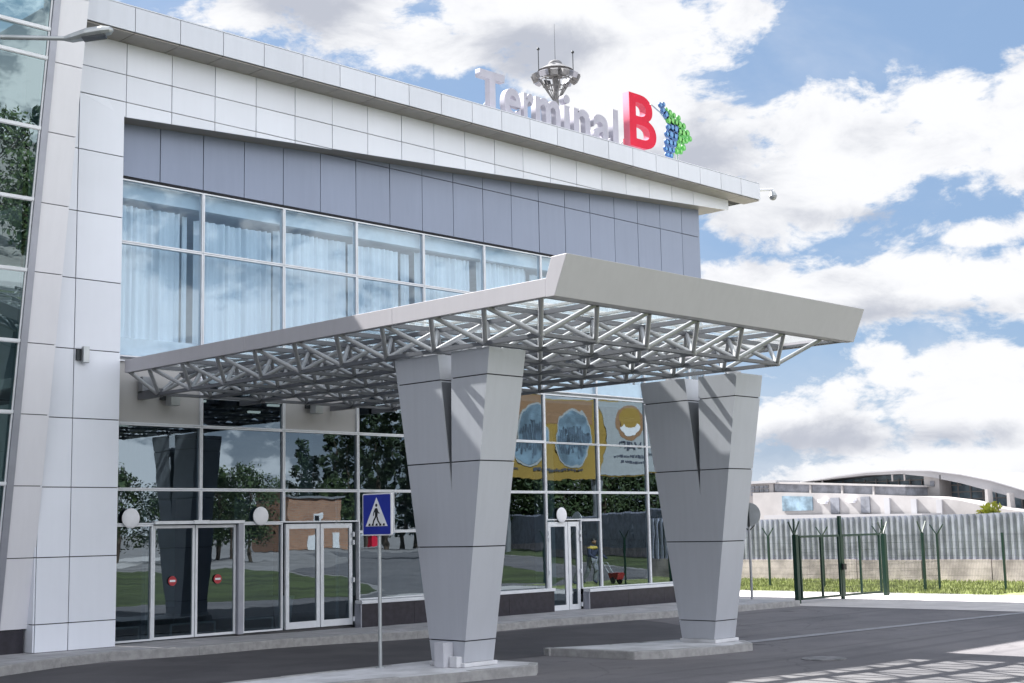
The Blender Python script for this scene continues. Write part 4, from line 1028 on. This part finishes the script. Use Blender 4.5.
# ------------------------------------------------------------------ trees
def make_tree(kind, seed, leafm):
    rg = random.Random(seed)
    t = bpy.data.objects.new(kind, None); COL.objects.link(t)
    if kind == 'poplar_tree': H, wid, cl, c0 = 11.0, 1.5, 70, 1.2
    elif kind == 'bush': H, wid, cl, c0 = 2.6, 1.5, 34, .4
    else: H, wid, cl, c0 = 8.0, 3.1, 70, 1.8
    mb = MB(); pts = [(0, 0, 0, .02*H+.04)]
    x = y = 0
    for k in range(1, 6): x += rg.uniform(-.12, .12); y += rg.uniform(-.12, .12); pts.append((x, y, H*.85*k/5, (.02*H+.04)*(1-k/5.5)))
    for a_, b_ in zip(pts[:-1], pts[1:]): mb.tube(a_[:3], b_[:3], a_[3], 8, b_[3])
    for k in range(10):
        z = rg.uniform(c0, H*.75); a = rg.uniform(0, 6.28); rr = wid*rg.uniform(.4, .8); mb.tube((0, 0, z), (rr*math.cos(a), rr*math.sin(a), z+rr*.8), .05, 6, .015)
    mb.build('trunk', M['bark'], t, local=True)
    mb = MB()
    for k in range(cl):
        u = (k+rg.random())/cl; z = c0+(H-c0)*u
        env = math.sin(math.pi*min(1, .12+u*.86))**.6 if kind == 'poplar_tree' else math.sin(math.pi*min(1, .18+u*.78))**.7
        a = rg.uniform(0, 6.283); rr = wid*env*math.sqrt(rg.random())*rg.uniform(.7, 1.1); cx_, cy_ = rr*math.cos(a), rr*math.sin(a); cr = rg.uniform(.35, .75)*(wid/2.2)
        for q in range(46):
            v = Vector((rg.gauss(0, 1), rg.gauss(0, 1), rg.gauss(0, .8))).normalized()*cr*rg.uniform(.45, 1.1); c = Vector((cx_, cy_, z))+v
            s = rg.uniform(.09, .2); e1 = Vector((rg.gauss(0, 1), rg.gauss(0, 1), rg.gauss(0, 1))).normalized(); e2 = e1.orthogonal().normalized()
            mb.add([c-e1*s, c+e2*s*.6, c+e1*s, c-e2*s*.6], [(0, 1, 2, 3)])
    mb.build('crown', leafm, t, local=True)
    return t
def tree_at(proto, d, dist, s, used, label, cat='tree', group=None, direct=False, z=0):
    # dist: distance along the mirrored ray direction d=(dx,dy) from the viewpoint; trees stand across the road
    x = d[0]*dist; y = -23.25+d[1]*dist
    if not direct: y = 1-y
    o = proto if not used else copy_tree(proto)
    o.location = (x, y, z); o.scale = (s, s, s*random.uniform(.92, 1.1)); o.rotation_euler = (0, 0, random.uniform(0, 6.28))
    tag(o, label, cat, group); return o
GT = 'trees across the road, seen mirrored in the glass'
tp = make_tree('poplar_tree', 1, M['leaf_dark']); tb = make_tree('broadleaf_tree', 2, M['leaf']); bu = make_tree('bush', 5, M['leaf_yellow'])
ORD = 'first second third fourth fifth sixth seventh eighth ninth tenth eleventh twelfth thirteenth fourteenth fifteenth sixteenth'.split()
cnt = {}
def nth(k):
    cnt[k] = cnt.get(k, -1)+1; return ORD[min(15, cnt[k])]
first = True
for d, dist, s in (((.603, .798), 250, 1.75), ((.609, .793), 245, 1.6), ((.622, .783), 250, 2.1), ((.629, .777), 240, 2.0), ((.636, .772), 245, 2.1), ((.646, .763), 190, 1.7), ((.655, .756), 200, 1.6), ((.663, .749), 195, 1.75), ((.671, .741), 190, 1.7), ((.425, .905), 120, 1.2), ((.46, .888), 105, 1.0)):
    tree_at(tp, d, dist, s, not first, (lambda k: nth(k)+' mirrored slender poplar from the left, '+k)('far left of the brick building' if d[0] < .5 else 'behind the brick building'), 'tree', GT); first = False
first = True
BT = [((.497, .868), 120, .9), ((.52, .854), 125, .8), ((.535, .845), 118, .85), ((.549, .836), 130, 1.1), ((.557, .83), 125, .85), ((.566, .824), 135, 1.0), ((.575, .818), 130, .9), ((.588, .809), 230, 1.3), ((.40, .916), 110, 1.2), ((.44, .898), 95, 1.1), ((.475, .88), 100, 1.0), ((.60, .80), 240, 1.4), ((.622, .783), 235, 1.5)]
for k in range(15): BT.append(((.69+.0085*k, math.sqrt(1-(.69+.0085*k)**2)), 150+random.uniform(-6, 6), random.uniform(1.0, 1.25)))
BT.sort(key=lambda q: q[0][0])
for d, dist, s in BT:
    tree_at(tb, d, dist, s, not first, (lambda k: nth(k)+' mirrored bushy tree from the left, '+k)('by the leaning tower' if d[0] < .49 else 'in the low row over the sliding doors' if d[0] < .63 else 'in the dark row under the billboard'), 'tree', GT); first = False
tree_at(bu, (.9025, .4307), 72, .95, False, 'yellow-green shrub top showing above the corrugated fence, left one', 'shrub', 'shrubs behind the fence', True)
tree_at(bu, (.9155, .402), 80, .95, True, 'yellow-green shrub below the arched roof columns behind the fence', 'shrub', 'shrubs behind the fence', True)
tree_at(bu, (.9265, .376), 78, 1.0, True, 'yellow-green shrub at the right edge behind the fence', 'shrub', 'shrubs behind the fence', True)

# ------------------------------------------------------------------ across the road: brick house, billboard, person (all mirrored in the glazing)
BH = thing('brick_building', (134, -150, 0), 'low orange brick building with a white door, mirrored in the glass', 'building')
mb = MB(); mb.box(121.7, 131.4, -148, -140, 0, 8.3); mb.build('wall', M['brick'], BH)
mb = MB(); mb.box(121.4, 131.7, -148.3, -139.7, 8.3, 8.6); mb.build('roof', M['grey_metal'], BH)
mb = MB(); mb.box(126.0, 127.5, -139.99, -139.85, 0, 2.3); mb.build('door', M['sign_white'], BH)
mb = MB(); mb.box(125.9, 127.7, -139.99, -139.85, 4.2, 6.0); w_ = mb.build('window', M['sign_white'], BH)
mb = MB(); mb.box(126.2, 127.4, -139.84, -139.8, 4.5, 5.7); p_ = mb.build('pane', M['black']); setpar(p_, w_)
BB = thing('billboard', (92, -59, 0), 'large yellow and white billboard across the road, mirrored in the glass', 'billboard')
M['ad_yellow'] = simple('billboard_yellow', (.34, .22, .045), .6, var=.1, scale=.3); M['ad_orange'] = simple('billboard_orange', (.30, .17, .09), .6); M['ad_white'] = simple('billboard_white', (.36, .38, .39), .6)
M['ad_sky'] = simple('billboard_picture_blue', (.17, .25, .32), .6, var=.4, scale=.8); M['ad_grey'] = simple('billboard_picture_grey', (.07, .10, .14), .6, var=.5, scale=1.5); M['ad_letter'] = simple('billboard_lettering', (.06, .07, .10), .6)
bx0, bx1, bz0, bz1, by = 80.5, 105.5, 6.6, 13.6, -59.0
mb = MB(); mb.box(bx0, bx1, by-.4, by, bz0, bz1); mb.build('board', M['ad_yellow'], BB)
mb = MB(); mb.box(bx0+.1, bx1-8.2, by+.005, by+.02, bz1-2.2, bz1-.1); mb.build('orange_band', M['ad_orange'], BB)
pts = [(bx1-.1, bz0+.1), (bx1-.1, bz1-.1)]+[(97.6+.9*math.sin(math.pi*k/10), bz1-.1-(bz1-bz0-.2)*k/10) for k in range(11)]
mb = MB(); mb.prism(pts, 'y', by+.03, by+.05); mb.build('white_field', M['ad_white'], BB)
for cx_ in (90.5, 95.1):
    mb = MB(); mb.prism([(cx_+1.95*math.cos(2*math.pi*i/32), 10.2+2.6*math.sin(2*math.pi*i/32)) for i in range(32)], 'y', by+.03, by+.06)
    f_ = mb.build('picture_oval', M['ad_white'], BB)
    mb = MB(); mb.prism([(cx_+1.8*math.cos(2*math.pi*i/32), 10.2+2.4*math.sin(2*math.pi*i/32)) for i in range(32)], 'y', by+.065, by+.08); mb.m = 1
    for q in range(17):
        xx = cx_-1.7+q*.2; hh = math.sqrt(max(0, 1-((xx-cx_)/1.8)**2))*2.2; mb.box(xx, xx+.15, by+.085, by+.09, 10.2-hh*random.uniform(.3, .9), 10.2+hh*random.uniform(.1, .6))
    o = mb.build('city_picture', [M['ad_sky'], M['ad_grey']]); setpar(o, f_)
mb = MB(); mb.prism([(101.2+1.6*math.cos(2*math.pi*i/32), 11.6+1.6*math.sin(2*math.pi*i/32)) for i in range(32)], 'y', by+.06, by+.08); mb.m = 1
mb.prism([(101.2+1.2*math.cos(2*math.pi*i/32), 11.9+1.1*math.sin(2*math.pi*i/32)) for i in range(32)], 'y', by+.085, by+.1); mb.m = 2
arc = [(101.2+1.15*math.cos(R(a)), 11.6+1.15*math.sin(R(a))) for a in range(200, 345, 12)]+[(101.2+.65*math.cos(R(a)), 11.7+.6*math.sin(R(a))) for a in range(344, 199, -12)]
mb.prism(arc, 'y', by+.105, by+.12); mb.build('round_logo', [M['ad_orange'], M['ad_yellow'], M['sign_white']], BB)
def flat_text(body, cx_, z_, h_, w_, y_, m_, parent, name='lettering'):
    cu = bpy.data.curves.new('t', 'FONT'); cu.body = body; cu.extrude = .02; cu.offset = .02
    ob = bpy.data.objects.new('tmp', cu); COL.objects.link(ob); dg = bpy.context.evaluated_depsgraph_get(); me = bpy.data.meshes.new_from_object(ob.evaluated_get(dg)); bpy.data.objects.remove(ob)
    xs_ = [v.co.x for v in me.vertices]; zs_ = [v.co.y for v in me.vertices]; a_, b_, c_, d_ = min(xs_), max(xs_), min(zs_), max(zs_)
    for v in me.vertices: v.co = (cx_+w_/2-(v.co.x-a_)/(b_-a_)*w_, y_+v.co.z, z_+(v.co.y-c_)/(d_-c_)*h_)
    me.flip_normals(); me.materials.clear(); me.materials.append(m_); o = bpy.data.objects.new(name, me); COL.objects.link(o); o.parent = parent; o.matrix_parent_inverse = Matrix.Translation(parent.location).inverted(); return o
flat_text('УДП', 101.2, 9.0, .85, 2.6, by+.09, M['ad_letter'], BB)
mb = MB(); rg = random.Random(4)
for zz, xa, xb in ((8.3, 99.2, 103.6), (7.75, 100, 102.6), (7.25, 86.0, 89.3), (7.3, 91, 96)):
    x_ = xa
    while x_ < xb: w__ = rg.uniform(.12, .3); mb.box(x_, x_+w__, by+.06, by+.08, zz, zz+rg.uniform(.16, .28)); x_ += w__+.07
mb.build('small_print', M['ad_letter'], BB)
for x_ in (88, 98): mb = MB(); mb.tube((x_, by-.7, 0), (x_, by-.7, 13), .35, 12); mb.build('post', M['grey_metal'], BB)
BB.rotation_euler = (0, 0, R(14)); BB.location.x -= 3.0

def skin_body(name, verts, edges, radii, m_, parent=None, loc=(0, 0, 0)):
    me = bpy.data.meshes.new(name); me.from_pydata(verts, edges, []); o = bpy.data.objects.new(name, me); COL.objects.link(o); o.location = loc
    md = o.modifiers.new('skin', 'SKIN')
    for i, r_ in enumerate(radii): me.skin_vertices[0].data[i].radius = (r_, r_)
    me.skin_vertices[0].data[0].use_root = True
    sb = o.modifiers.new('sub', 'SUBSURF'); sb.levels = 1; sb.render_levels = 2; me.materials.append(m_)
    if parent: o.parent = parent
    return o
M['jacket'] = simple('dark_blue_jacket', (.05, .06, .11), .8); M['skin'] = simple('skin', (.42, .25, .17), .6); M['trouser'] = simple('grey_trousers', (.28, .30, .34), .8); M['hi_vis'] = simple('yellow_fabric', (.65, .48, .10), .7)
PV = [(0, 0, .95), (0, .02, 1.12), (.0, .06, 1.34), (0, .08, 1.46), (0, .10, 1.52), (0, .12, 1.62), (0, .12, 1.72),
      (.10, 0, .92), (.13, .12, .52), (.14, -.02, .09), (.14, .12, .03), (-.10, 0, .92), (-.14, -.08, .52), (-.15, -.32, .12), (-.15, -.22, .04),
      (.19, .06, 1.40), (.26, .14, 1.14), (.22, .36, 1.02), (.20, .44, 1.00), (-.19, .06, 1.40), (-.26, .14, 1.14), (-.22, .36, 1.02), (-.20, .44, 1.00)]
PE = [(0, 1), (1, 2), (2, 3), (3, 4), (4, 5), (5, 6), (0, 7), (7, 8), (8, 9), (9, 10), (0, 11), (11, 12), (12, 13), (13, 14), (2, 15), (15, 16), (16, 17), (17, 18), (2, 19), (19, 20), (20, 21), (21, 22)]
PR = [.15, .145, .17, .09, .055, .10, .085, .095, .07, .048, .045, .095, .07, .048, .045, .075, .05, .038, .035, .075, .05, .038, .035]
pe = thing('person', (42.2, -12.6, -.07), 'person in dark blue jacket pushing a small red cart, mirrored in the glass', 'person')
body = skin_body('body', PV, PE, PR, M['jacket'], pe)
legs = skin_body('trousers', [PV[0], PV[7], PV[8], PV[9], PV[11], PV[12], PV[13]], [(0, 1), (1, 2), (2, 3), (0, 4), (4, 5), (5, 6)], [.158, .105, .08, .06, .105, .08, .06], M['trouser'], pe)
mb = MB(); mb.sphere((0, .125, 1.64), .112, 16, 10, (.9, 1, 1.15)); mb.build('head', M['skin'], pe, local=True)
mb = MB(); mb.sphere((0, .11, 1.69), .118, 16, 10, (.95, 1.05, .9)); mb.build('hair', M['black'], pe, local=True)
mb = MB(); mb.sphere((0, .06, 1.40), .26, 16, 8, (1, .6, .28)); mb.build('shoulder_yoke', M['hi_vis'], pe, local=True)
ct = thing('hand_cart', (42.2, -11.9, -.07), 'small red hand cart pushed by the person, mirrored in the glass', 'cart')
mb = MB()
for sx in (-.2, .2): mb.tube((sx, -.25, 1.08), (sx, .25, .35), .018, 8); mb.tube((sx, .25, .35), (sx, .6, .35), .018, 8)
mb.tube((-.2, -.25, 1.08), (.2, -.25, 1.08), .018, 8); mb.build('handle_frame', M['galv'], ct, local=True)
mb = MB(); mb.hexa([(-.22, .2, .22), (.22, .2, .22), (.22, .68, .22), (-.22, .68, .22), (-.3, .12, .55), (.3, .12, .55), (.3, .8, .55), (-.3, .8, .55)]); mb.build('tray', M['ad_dull_red'], ct, local=True)
ct.scale = (.7, .8, .8)
for sx in (-.27, .27): mb = MB(); mb.tube((sx-.03, .45, .16), (sx+.03, .45, .16), .16, 18); mb.build('wheel', M['black'], ct, local=True)
for x_, y_ in ((133.4, -142), (136.5, -140)):
    mb = MB(); mb.box(x_-.6, x_+.6, y_-.5, y_+.5, .1, 1.9); mb.box(x_-.7, x_+.7, y_-.6, y_+.6, 1.9, 2.05)
    tag(mb.build('red_bin', M['red']), 'red waste container by the brick building, '+('left' if x_ < 134 else 'right')+' one, mirrored in the glass', 'waste container', 'red containers')
bpy.context.view_layer.update()
